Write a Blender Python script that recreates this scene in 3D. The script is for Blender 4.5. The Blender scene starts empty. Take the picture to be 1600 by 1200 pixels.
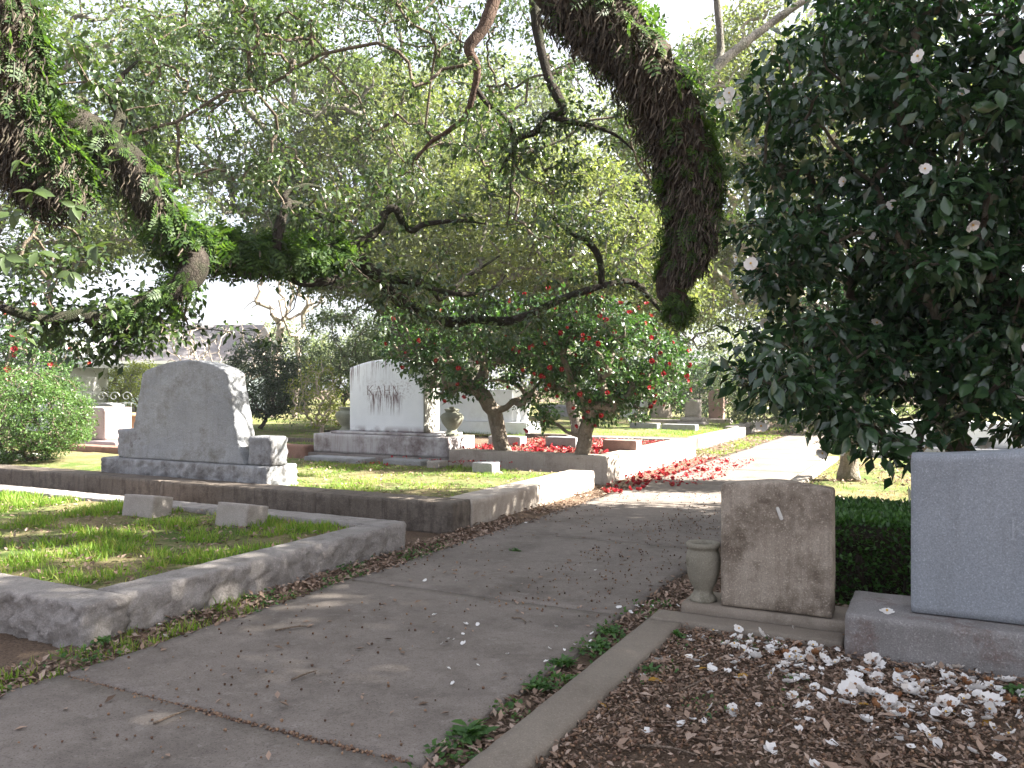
import bpy, bmesh, math, random
import numpy as np
from mathutils import Vector, Matrix, noise

# ------------------------------------------------------------------ camera, sky, sun, exposure
S = bpy.context.scene
COL = S.collection
YAW = math.radians(27.35)
RX, RY = math.cos(YAW), math.sin(YAW)          # camera right in world (x, y)
FX_, FY_ = -math.sin(YAW), math.cos(YAW)       # camera forward in world
CAM_Z, FPX = 1.55, 1295.0

cam_d = bpy.data.cameras.new('camera')
cam = bpy.data.objects.new('camera', cam_d)
COL.objects.link(cam)
cam.location = (0, 0, CAM_Z)
cam.rotation_euler = (math.radians(90), 0, YAW)
cam_d.sensor_width = 36.0
cam_d.lens = FPX / 1600 * 36.0
cam_d.clip_start = 0.05
cam_d.clip_end = 1500
S.camera = cam

SUN_AZ = math.atan2(0.91, 0.41)                # clockwise from +y
SUN_EL = math.radians(39)
w = bpy.data.worlds.new('World')
S.world = w
w.use_nodes = True
wn = w.node_tree
sky = wn.nodes.new('ShaderNodeTexSky')
sky.sky_type = 'NISHITA'
sky.sun_disc = False
sky.sun_elevation = SUN_EL
sky.sun_rotation = SUN_AZ
sky.dust_density = 3.0
# uneven white mixed into the whole sky, added so it blows out white
tc = wn.nodes.new('ShaderNodeTexCoord')
cn = wn.nodes.new('ShaderNodeTexNoise')
cn.inputs['Scale'].default_value = 2.2
cn.inputs['Detail'].default_value = 6.0
mr = wn.nodes.new('ShaderNodeMapRange')
mr.inputs[1].default_value = .35
mr.inputs[2].default_value = .65
mr.inputs[3].default_value = .45
mr.inputs[4].default_value = .95
veil = wn.nodes.new('ShaderNodeMix')
veil.data_type = 'RGBA'
veil.inputs[7].default_value = (3.6, 3.65, 4.05, 1)
wn.links.new(tc.outputs['Generated'], cn.inputs['Vector'])
wn.links.new(cn.outputs['Fac'], mr.inputs[0])
wn.links.new(mr.outputs[0], veil.inputs[0])
wn.links.new(sky.outputs[0], veil.inputs[6])
wn.links.new(veil.outputs[2], wn.nodes['Background'].inputs[0])
wn.nodes['Background'].inputs[1].default_value = 0.055

sun_d = bpy.data.lights.new('sun', 'SUN')
sun_d.energy = 5.0
sun_d.angle = math.radians(0.55)
sun_d.color = (1.0, 0.95, 0.86)
sun = bpy.data.objects.new('sun', sun_d)
COL.objects.link(sun)
sdir = Vector((math.sin(SUN_AZ) * math.cos(SUN_EL), math.cos(SUN_AZ) * math.cos(SUN_EL), math.sin(SUN_EL)))
sun.rotation_euler = sdir.to_track_quat('Z', 'Y').to_euler()
sun.location = (20, 10, 25)

S.view_settings.view_transform = 'Standard'
S.view_settings.look = 'None'
S.view_settings.exposure = 2.9
S.view_settings.gamma = 1.0
S.view_settings.use_curve_mapping = False
HAZE = .0008
S.render.engine = 'CYCLES'
S.cycles.max_bounces = 7
S.cycles.diffuse_bounces = 4
S.cycles.transmission_bounces = 4
S.cycles.use_denoising = True

# ------------------------------------------------------------------ helpers
rng = np.random.default_rng(7)
random.seed(7)


def c2w(X, Y, z):
    return np.array([RX * X + FX_ * Y, RY * X + FY_ * Y, z])


def at(px, py, d):
    """a place seen at pixel (px, py) of the 1600x1200 photo, d metres ahead"""
    return c2w((px - 800) / FPX * d, d, CAM_Z + (600 - py) / FPX * d)


def link(name, mesh, mat=None, parent=None, loc=None):
    o = bpy.data.objects.new(name, mesh)
    COL.objects.link(o)
    if mat is not None and len(mesh.materials) == 0:
        for m in (mat if isinstance(mat, (list, tuple)) else [mat]):
            mesh.materials.append(m)
    if loc is not None:
        o.location = loc
    if parent is not None:
        o.parent = parent
    return o


def tag(o, label, cat=None, group=None, kind=None):
    if label:
        o['label'] = label
    if cat:
        o['category'] = cat
    if group:
        o['group'] = group
    if kind:
        o['kind'] = kind
    return o


def thing(name, label, cat, loc=(0, 0, 0), rz=0.0, group=None):
    o = bpy.data.objects.new(name, None)
    COL.objects.link(o)
    o.empty_display_size = 0.2
    o.location = [float(v) for v in loc]
    o.rotation_euler = (0, 0, rz)
    return tag(o, label, cat, group)


def arr_mesh(name, verts, faces, smooth=False, mat_idx=None):
    """verts (n,3), faces (m,k) all with k corners"""
    me = bpy.data.meshes.new(name)
    verts = np.ascontiguousarray(verts, np.float32)
    faces = np.ascontiguousarray(faces, np.int32)
    n, (m, k) = len(verts), faces.shape
    me.vertices.add(n)
    me.vertices.foreach_set('co', verts.ravel())
    me.loops.add(m * k)
    me.loops.foreach_set('vertex_index', faces.ravel())
    me.polygons.add(m)
    me.polygons.foreach_set('loop_start', np.arange(0, m * k, k, dtype=np.int32))
    if smooth:
        me.polygons.foreach_set('use_smooth', np.ones(m, bool))
    if mat_idx is not None:
        me.polygons.foreach_set('material_index', np.ascontiguousarray(mat_idx, np.int32))
    me.update(calc_edges=True)
    return me


def nrm(v):
    return v / (np.linalg.norm(v, axis=-1, keepdims=True) + 1e-9)


def frames(d, up):
    """rotation matrices whose local y is d and local z is close to up"""
    y = nrm(d)
    x = nrm(np.cross(y, up))
    z = np.cross(x, y)
    return np.stack([x, y, z], axis=-1)


def stamp(tv, tf, pos, rot, scale):
    """copies of a small template (tv, tf) baked into one array mesh"""
    n, k = len(pos), len(tv)
    sc = np.asarray(scale, float)
    sc = sc.reshape(n, 1, -1) if sc.ndim > 1 else sc.reshape(n, 1, 1)
    v = np.einsum('nij,nkj->nki', rot, tv[None] * sc) + pos[:, None, :]
    f = tf[None] + (np.arange(n) * k)[:, None, None]
    return v.reshape(-1, 3), f.reshape(-1, tf.shape[1])


def leaf_tmpl(w, droop=0.10, fold=0.07):
    v = np.array([[0, 0, 0], [0, .5, .0], [0, 1, -droop], [-w, .45, fold], [w, .45, fold]], float)
    f = np.array([[0, 1, 2, 3], [0, 4, 2, 1]])
    return v, f


def leaf_simple(w, droop=0.08):
    v = np.array([[0, 0, 0], [w, .42, .05], [0, 1, -droop], [-w, .42, .05]], float)
    return v, np.array([[0, 1, 2, 3]])


def leaf_fine(w, droop=0.14, fold=0.09):
    ys = [0, .18, .45, .75, 1.0]
    ws = [0.04, .72, 1.0, .66, 0.0]
    v, f = [], []
    for y, ww in zip(ys, ws):
        zc = -droop * y * y
        v += [[-w * ww, y, zc + fold * ww], [0, y, zc], [w * ww, y, zc + fold * ww]]
    for i in range(4):
        a = i * 3
        f += [[a, a + 1, a + 4, a + 3], [a + 1, a + 2, a + 5, a + 4]]
    return np.array(v, float), np.array(f)


def catmull(pts, n):
    """smooth resample of rows (x, y, z, radius...)"""
    p = np.array(pts, float)
    p = np.vstack([2 * p[0] - p[1], p, 2 * p[-1] - p[-2]])
    out = []
    for i in range(1, len(p) - 2):
        for t in np.linspace(0, 1, n, endpoint=False):
            a, b, c, d = p[i - 1], p[i], p[i + 1], p[i + 2]
            out.append(0.5 * ((2 * b) + (c - a) * t + (2 * a - 5 * b + 4 * c - d) * t * t + (3 * b - a - 3 * c + d) * t ** 3))
    out.append(p[-2])
    return np.array(out)


def tube_arrays(pts, rad, sides=10, bumpy=0.0, seed=0, bscale=4.0):
    """one smooth tube along pts; returns verts, quad faces"""
    pts = np.array(pts, float)
    rad = np.array(rad, float)
    n = len(pts)
    tang = nrm(np.gradient(pts, axis=0))
    ref = np.array([0, 0, 1.0]) if abs(tang[0][2]) < .9 else np.array([1.0, 0, 0])
    u = nrm(np.cross(tang[0], ref))
    V = []
    for i in range(n):
        u = nrm(u - tang[i] * np.dot(u, tang[i]))
        v = np.cross(tang[i], u)
        for k in range(sides):
            a = 2 * math.pi * k / sides
            dirv = math.cos(a) * u + math.sin(a) * v
            r = rad[i]
            if bumpy:
                q = pts[i] + dirv * r
                r *= 1 + bumpy * (noise.noise(Vector(q * bscale) + Vector((seed, 0, 0))) + .6 * noise.noise(Vector(q * bscale * 3.1)))
            V.append(pts[i] + dirv * r)
    F = []
    for i in range(n - 1):
        for k in range(sides):
            a, b = i * sides + k, i * sides + (k + 1) % sides
            F.append([a, b, b + sides, a + sides])
    V.append(pts[0]); V.append(pts[-1] + tang[-1] * rad[-1] * .5)
    c0, c1 = len(V) - 2, len(V) - 1
    for k in range(0, sides, 2):
        F.append([c0, (k + 2) % sides, (k + 1) % sides, k])
        b = (n - 1) * sides
        F.append([c1, b + k, b + (k + 1) % sides, b + (k + 2) % sides])
    return np.array(V), np.array(F)


def join_arrays(parts):
    V, F, off = [], [], 0
    for v, f in parts:
        V.append(v); F.append(np.asarray(f) + off); off += len(v)
    return np.vstack(V), np.vstack(F)


def edge_tubes(p0, p1, r0, r1, sides=5):
    """many straight twig pieces at once"""
    d = p1 - p0
    up = np.where(np.abs(nrm(d)[:, 2:3]) > .9, np.array([[1.0, 0, 0]]), np.array([[0, 0, 1.0]]))
    x = nrm(np.cross(d, up)); z = nrm(np.cross(x, d))
    a = np.linspace(0, 2 * math.pi, sides, endpoint=False)
    ring = np.cos(a)[None, :, None] * x[:, None, :] + np.sin(a)[None, :, None] * z[:, None, :]
    A = p0[:, None, :] + ring * r0[:, None, None]
    B = p1[:, None, :] + ring * r1[:, None, None]
    V = np.concatenate([A, B], 1).reshape(-1, 3)
    k = np.arange(sides); kn = (k + 1) % sides
    f = np.stack([k, kn, kn + sides, k + sides], 1)
    F = (f[None] + (np.arange(len(p0)) * 2 * sides)[:, None, None]).reshape(-1, 4)
    return V, F


def grid_box(nx, ny, nz):
    """surface lattice of a box: integer coords and quads"""
    idx, V, F = {}, [], []

    def vid(i, j, k):
        key = (i, j, k)
        if key not in idx:
            idx[key] = len(V); V.append(key)
        return idx[key]
    for i in range(nx):
        for j in range(ny):
            F.append([vid(i, j, 0), vid(i, j + 1, 0), vid(i + 1, j + 1, 0), vid(i + 1, j, 0)])
            F.append([vid(i, j, nz), vid(i + 1, j, nz), vid(i + 1, j + 1, nz), vid(i, j + 1, nz)])
    for i in range(nx):
        for k in range(nz):
            F.append([vid(i, 0, k), vid(i + 1, 0, k), vid(i + 1, 0, k + 1), vid(i, 0, k + 1)])
            F.append([vid(i, ny, k), vid(i, ny, k + 1), vid(i + 1, ny, k + 1), vid(i + 1, ny, k)])
    for j in range(ny):
        for k in range(nz):
            F.append([vid(0, j, k), vid(0, j, k + 1), vid(0, j + 1, k + 1), vid(0, j + 1, k)])
            F.append([vid(nx, j, k), vid(nx, j + 1, k), vid(nx, j + 1, k + 1), vid(nx, j, k + 1)])
    return np.array(V, float), np.array(F)


def rock_box(name, sx, sy, sz, amp, mat, parent=None, loc=(0, 0, 0), res=0.04, top=0.004, warp=None, seed=0.0,
             batter=0.0, margin=0.03, freq=7.0, rx=0.0, rz=0.0, round_=0.004, smooth=False, cap=60):
    """a hewn block sx x sy x sz, origin at the centre of its underside; sides rough by amp"""
    nx, ny, nz = [max(2, min(cap, int(round(s / res)))) for s in (sx, sy, sz)]
    L, F = grid_box(nx, ny, nz)
    u = L / np.array([nx, ny, nz])
    P = (u - np.array([.5, .5, 0])) * np.array([sx, sy, sz])
    N = np.zeros_like(P)
    N[:, 0] = (u[:, 0] > .999) * 1.0 - (u[:, 0] < .001)
    N[:, 1] = (u[:, 1] > .999) * 1.0 - (u[:, 1] < .001)
    N[:, 2] = (u[:, 2] > .999) * 1.0 - (u[:, 2] < .001)
    cnt = np.abs(N).sum(1)
    out = P.copy()
    for q in range(len(P)):
        p = P[q]
        wp = Vector((p[0] + seed * 3.7, p[1] + seed * 1.3, p[2] + seed * 2.1))
        n1 = noise.noise(wp * freq) * .45 + noise.noise(wp * freq * 4.1) * .22
        for fq, am in ((freq * .75, .55), (freq * 1.9, .34)):
            cw_ = wp * fq + Vector((noise.noise(wp * 5), noise.noise(wp * 5 + Vector((7, 0, 0))), 0)) * .3
            cpt = noise.voronoi(cw_)[1][0]
            n1 += am * (noise.noise(cpt * 3.71) * 1.1 + (cw_ - cpt).dot(noise.noise_vector(cpt * 2.3)) * 1.3)
        t = max(0.0, (sz - p[2]))
        m = min(1.0, t / margin) if margin > 0 else 1.0
        side = np.array([N[q, 0], N[q, 1], 0.0])
        if side.any():
            out[q] += side / np.linalg.norm(side) * amp * (n1 * .9 + .25) * (m * .9 + .1)
        if N[q, 2] > 0:
            out[q, 2] += top * noise.noise(wp * 9.0)
        if cnt[q] >= 2:
            out[q] -= N[q] * round_ * (1.0 if cnt[q] == 2 else 1.25) * (0.6 + .8 * abs(noise.noise(wp * 11)))
        if batter:
            out[q, :2] *= 1 + batter * (1 - p[2] / sz)
    if warp:
        out = warp(out)
    me = arr_mesh(name, out, F, smooth)
    o = link(name, me, mat, parent, loc)
    o.rotation_euler = (rx, 0, rz)
    return o


def box(name, sx, sy, sz, mat, parent=None, loc=(0, 0, 0), bev=0.01, rz=0.0, warp=None, cuts=0):
    """a dressed block, origin at the centre of its underside"""
    bm = bmesh.new()
    bmesh.ops.create_cube(bm, size=1.0)
    for v in bm.verts:
        v.co = Vector((v.co.x * sx, v.co.y * sy, (v.co.z + .5) * sz))
    if cuts:
        bmesh.ops.subdivide_edges(bm, edges=[e for e in bm.edges if abs((e.verts[0].co - e.verts[1].co).x) > .01], cuts=cuts)
    if warp:
        for v in bm.verts:
            v.co = warp(v.co)
    if bev:
        bmesh.ops.bevel(bm, geom=[e for e in bm.edges if e.calc_face_angle(0) > .5], offset=bev, segments=2, affect='EDGES', profile=.6)
    me = bpy.data.meshes.new(name)
    bm.to_mesh(me); bm.free()
    o = link(name, me, mat, parent, loc)
    o.rotation_euler = (0, 0, rz)
    return o


def lathe_mesh(name, prof, seg=28, smooth=True):
    V, F = [], []
    n = len(prof)
    for r, z in prof:
        for k in range(seg):
            a = 2 * math.pi * k / seg
            V.append([r * math.cos(a), r * math.sin(a), z])
    for i in range(n - 1):
        for k in range(seg):
            F.append([i * seg + k, i * seg + (k + 1) % seg, (i + 1) * seg + (k + 1) % seg, (i + 1) * seg + k])
    me = arr_mesh(name, np.array(V), np.array(F), smooth)
    return me


# ------------------------------------------------------------------ materials
class NT:
    def __init__(self, name):
        self.m = bpy.data.materials.new(name)
        self.m.use_nodes = True
        self.t = self.m.node_tree
        self.b = self.t.nodes['Principled BSDF']
        self.out = self.t.nodes['Material Output']

    def n(self, kind, **kw):
        nd = self.t.nodes.new(kind)
        for k, v in kw.items():
            if k.startswith('i_'):
                key = k[2:]
                nd.inputs[int(key) if key.isdigit() else key].default_value = v
            else:
                setattr(nd, k, v)
        return nd

    def l(self, a, b):
        self.t.links.new(a, b)

    def coord(self, scale=(1, 1, 1), loc=(0, 0, 0), space='Object'):
        c = self.n('ShaderNodeTexCoord')
        mp = self.n('ShaderNodeMapping')
        mp.inputs['Scale'].default_value = scale
        mp.inputs['Location'].default_value = loc
        self.l(c.outputs[space], mp.inputs[0])
        return mp.outputs[0]

    def noise(self, vec, scale, detail=4, rough=.6, lo=.35, hi=.65):
        t = self.n('ShaderNodeTexNoise', i_Scale=scale, i_Detail=detail, i_Roughness=rough)
        self.l(vec, t.inputs['Vector'])
        r = self.n('ShaderNodeMapRange')
        r.inputs[1].default_value = lo; r.inputs[2].default_value = hi
        self.l(t.outputs['Fac'], r.inputs[0])
        return r.outputs[0]

    def mix(self, fac, a, b, blend='MIX'):
        m = self.n('ShaderNodeMix', data_type='RGBA', blend_type=blend)
        if isinstance(fac, (int, float)):
            m.inputs[0].default_value = fac
        else:
            self.l(fac, m.inputs[0])
        for i, c in ((6, a), (7, b)):
            if isinstance(c, tuple):
                m.inputs[i].default_value = (*c, 1) if len(c) == 3 else c
            else:
                self.l(c, m.inputs[i])
        return m.outputs[2]

    def math(self, op, a, b=None):
        m = self.n('ShaderNodeMath', operation=op)
        for i, c in ((0, a), (1, b)):
            if c is None:
                continue
            if isinstance(c, (int, float)):
                m.inputs[i].default_value = c
            else:
                self.l(c, m.inputs[i])
        return m.outputs[0]

    def bump(self, h, strength, dist=.01):
        b = self.n('ShaderNodeBump', i_Strength=strength, i_Distance=dist)
        self.l(h, b.inputs['Height'])
        self.l(b.outputs[0], self.b.inputs['Normal'])

    def done(self, col=None, rough=.85, spec=.3):
        if col is not None:
            if isinstance(col, tuple):
                self.b.inputs['Base Color'].default_value = (*col, 1)
            else:
                self.l(col, self.b.inputs['Base Color'])
        self.b.inputs['Roughness'].default_value = rough
        self.b.inputs['Specular IOR Level'].default_value = spec
        return self.m


def stone(name, c1, c2, stain=None, stain_amt=.5, sscale=2.2, speck=.25, speck_scale=140, big=1.6, streak=None, streak_amt=.0,
          rough=.85, bump=.35, bscale=30, bdist=.006, stain_lo=.5):
    t = NT(name)
    co = t.coord()
    col = t.mix(t.noise(co, big, 6, .65), c1, c2)
    if stain:
        col = t.mix(t.math('MULTIPLY', t.noise(co, sscale, 7, .7, stain_lo, stain_lo + .17), stain_amt), col, stain)
    if streak:
        st = t.noise(t.coord((9, 9, .9)), 1.6, 5, .65, .5, .72)
        col = t.mix(t.math('MULTIPLY', st, streak_amt), col, streak)
    if speck:
        sp = t.noise(co, speck_scale, 2, .5, .3, .7)
        col = t.mix(t.math('MULTIPLY', sp, speck), col, tuple(c * .35 for c in c1))
        sp2 = t.noise(co, speck_scale * .7, 2, .5, .58, .7)
        col = t.mix(t.math('MULTIPLY', sp2, speck * .7), col, tuple(min(.8, c * 1.7) for c in c2))
    h = t.n('ShaderNodeTexNoise', i_Scale=bscale, i_Detail=8, i_Roughness=.7)
    t.l(co, h.inputs['Vector'])
    t.bump(h.outputs['Fac'], bump, bdist)
    return t.done(col, rough)


def leafmat(name, cols, rough=.45, trans=.35, spec=.5, tcol=None, big=.0):
    """cols: list of colours picked per leaf"""
    t = NT(name)
    g = t.n('ShaderNodeNewGeometry')
    r = t.n('ShaderNodeValToRGB')
    e = r.color_ramp.elements
    e[0].position = 0; e[0].color = (*cols[0], 1)
    e[1].position = 1; e[1].color = (*cols[-1], 1)
    for i in range(1, len(cols) - 1):
        x = e.new(i / (len(cols) - 1)); x.color = (*cols[i], 1)
    t.l(g.outputs['Random Per Island'], r.inputs[0])
    col = r.outputs[0]
    t.l(col, t.b.inputs['Base Color'])
    t.b.inputs['Roughness'].default_value = rough
    t.b.inputs['Specular IOR Level'].default_value = spec
    if trans > 0:
        tr = t.n('ShaderNodeBsdfTranslucent')
        tc = t.mix(1.0, col, tcol or (1.9, 2.0, .9), 'MULTIPLY')
        t.l(tc, tr.inputs[0])
        mx = t.n('ShaderNodeMixShader')
        mx.inputs[0].default_value = trans
        t.l(t.b.outputs[0], mx.inputs[1]); t.l(tr.outputs[0], mx.inputs[2])
        t.l(mx.outputs[0], t.out.inputs[0])
    return t.m


def barkmat(name, c1, c2, moss=None, moss_amt=.5, scale=9, stretch=.35):
    t = NT(name)
    co = t.coord((1, 1, stretch))
    a = t.noise(co, scale, 7, .7, .35, .65)
    col = t.mix(a, c1, c2)
    v = t.n('ShaderNodeTexVoronoi', i_Scale=scale * 3.2, feature='DISTANCE_TO_EDGE')
    t.l(co, v.inputs['Vector'])
    crack = t.n('ShaderNodeMapRange'); crack.inputs[2].default_value = .12
    t.l(v.outputs[0], crack.inputs[0])
    col = t.mix(t.math('MULTIPLY', t.noise(t.coord(), 2.6, 5, .7, .42, .6), .45), col, tuple(c * .55 for c in c1))
    col = t.mix(t.math('MULTIPLY', t.math('SUBTRACT', 1.0, crack.outputs[0]), .35), col, tuple(c * .35 for c in c1))
    if moss:
        col = t.mix(t.math('MULTIPLY', t.noise(t.coord(), 3.2, 5, .65, .45, .62), moss_amt), col, moss)
    h = t.math('ADD', crack.outputs[0], a)
    t.bump(h, .7, .012)
    return t.done(col, .92, .15)


M = {}
# path slabs: aged concrete, dark organic blotches
t = NT('concrete'); co = t.coord(space='Object')
col = t.mix(t.noise(co, .9, 6, .7, .3, .7), (.165, .141, .122), (.225, .196, .172))
col = t.mix(t.math('MULTIPLY', t.noise(co, 1.5, 7, .72, .47, .66), .70), col, (.088, .074, .063))
col = t.mix(t.math('MULTIPLY', t.noise(co, 4.2, 7, .75, .52, .66), .45), col, (.095, .08, .066))
col = t.mix(t.math('MULTIPLY', t.noise(co, 7.5, 6, .7, .56, .68), .30), col, (.25, .225, .195))
col = t.mix(t.math('MULTIPLY', t.noise(co, 22, 6, .8, .48, .66), .40), col, (.11, .092, .08))
col = t.mix(t.math('MULTIPLY', t.noise(co, 13, 4, .7, .60, .66), .35), col, (.29, .262, .235))
col = t.mix(t.math('MULTIPLY', t.noise(co, 95, 3, .6, .54, .64), .6), col, (.075, .06, .05))
col = t.mix(t.math('MULTIPLY', t.noise(co, 160, 2, .6, .6, .7), .35), col, (.34, .31, .28))
h = t.n('ShaderNodeTexNoise', i_Scale=85.0, i_Detail=8.0, i_Roughness=.75); t.l(co, h.inputs['Vector'])
t.bump(h.outputs['Fac'], .45, .006)
M['concrete'] = t.done(col, .9, .25)

# bare soil
t = NT('soil'); co = t.coord()
col = t.mix(t.noise(co, 1.4, 6, .7), (.10, .068, .048), (.16, .115, .082))
col = t.mix(t.math('MULTIPLY', t.noise(co, 32, 5, .7, .5, .62), .6), col, (.20, .145, .10))
col = t.mix(t.math('MULTIPLY', t.noise(co, 55, 4, .7, .52, .6), .6), col, (.035, .024, .017))
h = t.n('ShaderNodeTexNoise', i_Scale=42.0, i_Detail=8.0, i_Roughness=.75); t.l(co, h.inputs['Vector'])
t.bump(h.outputs['Fac'], .9, .02)
M['soil'] = t.done(col, .95, .15)

# thin winter turf with straw and bare earth
t = NT('turf'); co = t.coord()
col = t.mix(t.noise(co, 1.1, 6, .7, .4, .6), (.085, .13, .03), (.20, .165, .085))
col = t.mix(t.math('MULTIPLY', t.noise(co, 3.2, 6, .75, .52, .66), .75), col, (.33, .26, .16))
col = t.mix(t.math('MULTIPLY', t.noise(co, 38, 5, .7, .5, .62), .5), col, (.045, .06, .02))
h = t.n('ShaderNodeTexNoise', i_Scale=60.0, i_Detail=8.0, i_Roughness=.8); t.l(co, h.inputs['Vector'])
t.bump(h.outputs['Fac'], .9, .02)
M['turf'] = t.done(col, .95, .15)

M['rock_granite'] = stone('rock_granite', (.21, .212, .222), (.345, .348, .358), (.085, .072, .066), .75, 3.2, .35, 120, 2.3, (.11, .095, .095), .55, bump=1.0, bscale=20, bdist=.02, stain_lo=.47)
M['tablet_granite'] = stone('tablet_granite', (.26, .27, .285), (.35, .36, .375), (.125, .115, .09), .8, 2.2, .35, 110, 2.0, (.18, .17, .16), .4, bump=1.0, bscale=22, bdist=.035, stain_lo=.52)
M['kerb_rough'] = stone('kerb_rough', (.24, .218, .20), (.38, .35, .33), (.11, .092, .078), .6, 5.5, .35, 120, 3.0, bump=1.0, bscale=26, bdist=.02, stain_lo=.50)
M['kerb_dark'] = stone('kerb_dark', (.12, .098, .078), (.20, .168, .14), (.05, .04, .032), .8, 3.4, .3, 110, 2.0, (.05, .04, .032), .75, bump=1.0, bscale=30, bdist=.018)
M['kerb_pale'] = stone('kerb_pale', (.36, .31, .265), (.47, .42, .365), (.17, .13, .10), .55, 1.9, .25, 110, 1.2, (.2, .16, .13), .4, bump=.5, bscale=30, bdist=.01)
M['coping'] = stone('coping', (.185, .155, .125), (.25, .215, .175), (.10, .08, .062), .5, 3.1, .35, 150, 1.5, bump=.4, bscale=60, bdist=.005)
M['marble_grey'] = stone('marble_grey', (.36, .335, .335), (.50, .485, .485), (.13, .095, .092), .9, 1.6, .12, 120, 1.2, (.2, .15, .14), .6, bump=.25, bscale=40, bdist=.004, stain_lo=.48)
M['marble_white'] = stone('marble_white', (.66, .67, .69), (.74, .75, .77), (.45, .44, .43), .4, 1.9, .08, 120, 1.2, bump=.15, bscale=40, bdist=.003)
M['foundation'] = stone('foundation', (.13, .11, .10), (.30, .27, .25), (.06, .05, .045), .7, 1.6, .25, 120, .9, bump=.5, bscale=30, bdist=.01)
M['blue_granite'] = stone('blue_granite', (.255, .275, .305), (.315, .335, .365), (.17, .18, .195), .5, 1.4, .45, 140, 1.2, (.20, .205, .21), .35, bump=.2, bscale=120, bdist=.003, rough=.7)
M['granite_base'] = stone('granite_base', (.19, .178, .17), (.28, .265, .26), (.13, .075, .06), .85, 4.0, .5, 130, 3.0, bump=.5, bscale=40, bdist=.008)
M['brown_stone'] = stone('brown_stone', (.30, .25, .20), (.42, .36, .295), (.10, .072, .050), .9, 3.4, .45, 130, 2.6, (.13, .095, .07), .6, bump=.5, bscale=60, bdist=.006, stain_lo=.46)
M['brown_base'] = stone('brown_base', (.20, .165, .13), (.27, .23, .19), (.09, .07, .05), .6, 3.2, .3, 170, 1.9, bump=.35, bscale=70, bdist=.004)
M['urn_stone'] = stone('urn_stone', (.20, .18, .14), (.29, .265, .21), (.09, .08, .05), .75, 7.5, .35, 150, 3.0, bump=.45, bscale=70, bdist=.005)
M['urn_green'] = stone('urn_green', (.20, .205, .155), (.29, .29, .23), (.09, .095, .06), .6, 4.0, .3, 130, 3.0, bump=.4, bscale=50, bdist=.006)
M['marker'] = stone('marker', (.30, .265, .24), (.40, .36, .33), (.15, .12, .10), .5, 4.0, .4, 150, 2.5, bump=.35, bscale=60, bdist=.004)
M['marker_grey'] = stone('marker_grey', (.26, .26, .27), (.34, .34, .35), (.13, .12, .11), .5, 4.0, .4, 150, 2.5, bump=.35, bscale=60, bdist=.004)
M['marker_pink'] = stone('marker_pink', (.30, .19, .16), (.38, .26, .22), (.16, .09, .075), .5, 4.0, .4, 150, 2.5, bump=.35, bscale=60, bdist=.004)
M['kerb_red'] = stone('kerb_red', (.22, .115, .085), (.30, .18, .14), (.10, .06, .05), .6, 3.0, .3, 120, 1.6, bump=.5, bscale=40, bdist=.008)
M['pink_stone'] = stone('pink_stone', (.34, .27, .26), (.42, .35, .34), (.2, .14, .13), .4, 3.0, .3, 140, 1.6, bump=.3, bscale=50, bdist=.004)
M['terracotta'] = stone('terracotta', (.32, .16, .09), (.40, .22, .13), (.18, .1, .06), .5, 5, .2, 120, 3, bump=.3)
M['white_wall'] = stone('white_wall', (.66, .66, .63), (.72, .72, .69), (.5, .48, .44), .3, 1.5, 0, 100, 1.0, bump=.1)
M['letter_stain'] = stone('letter_stain', (.10, .06, .055), (.17, .11, .10), (.45, .43, .43), .8, 26, .2, 200, 20, bump=.2, stain_lo=.46)
M['letter_blue'] = stone('letter_blue', (.33, .35, .38), (.38, .40, .43), None, 0, 1, .5, 170, 2.0, bump=.1)
M['lichen'] = stone('lichen', (.55, .53, .49), (.66, .64, .6), None, 0, 1, .2, 170, 2.0, bump=.3)

M['bark_oak'] = barkmat('bark_oak', (.030, .025, .020), (.085, .071, .058), (.030, .040, .018), .7, 22, .45)
M['bark_fern'] = barkmat('bark_fern', (.030, .023, .018), (.085, .066, .050), (.10, .075, .05), .4, 14, .25)
M['bark_grey'] = barkmat('bark_grey', (.13, .115, .10), (.25, .225, .195), (.09, .10, .06), .4, 9, .5)
M['bark_pale'] = barkmat('bark_pale', (.30, .25, .20), (.42, .36, .30), (.2, .18, .13), .3, 6, .5)
M['bark_camellia'] = barkmat('bark_camellia', (.19, .155, .12), (.30, .255, .205), (.12, .12, .085), .45, 8, .6)
M['bark_dim'] = barkmat('bark_dim', (.085, .068, .052), (.16, .13, .10), (.06, .07, .04), .4, 8, .6)
M['bark_red'] = barkmat('bark_red', (.085, .058, .044), (.15, .10, .075), None, 0, 10, .5)
M['twig'] = barkmat('twig', (.12, .095, .07), (.20, .165, .125), None, 0, 12, .5)
M['twig_pale'] = barkmat('twig_pale', (.36, .30, .25), (.5, .43, .37), None, 0, 12, .5)

M['leaf_white_camellia'] = leafmat('leaf_white_camellia', [(.012, .034, .014), (.024, .058, .023), (.040, .080, .028), (.018, .046, .018)], .25, .16, .7, (1.4, 2.0, .8))
M['leaf_red_camellia'] = leafmat('leaf_red_camellia', [(.022, .054, .019), (.041, .089, .027), (.074, .128, .035), (.030, .068, .022)], .34, .22, .5, (1.6, 2.0, .7))
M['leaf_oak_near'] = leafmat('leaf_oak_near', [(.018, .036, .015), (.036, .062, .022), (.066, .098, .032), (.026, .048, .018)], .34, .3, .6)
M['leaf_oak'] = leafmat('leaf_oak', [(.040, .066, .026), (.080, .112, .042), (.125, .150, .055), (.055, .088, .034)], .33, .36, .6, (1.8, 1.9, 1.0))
M['leaf_olive'] = leafmat('leaf_olive', [(.060, .086, .034), (.115, .140, .052), (.165, .180, .065), (.08, .105, .042)], .34, .40, .6, (1.8, 1.9, 1.0))
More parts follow.
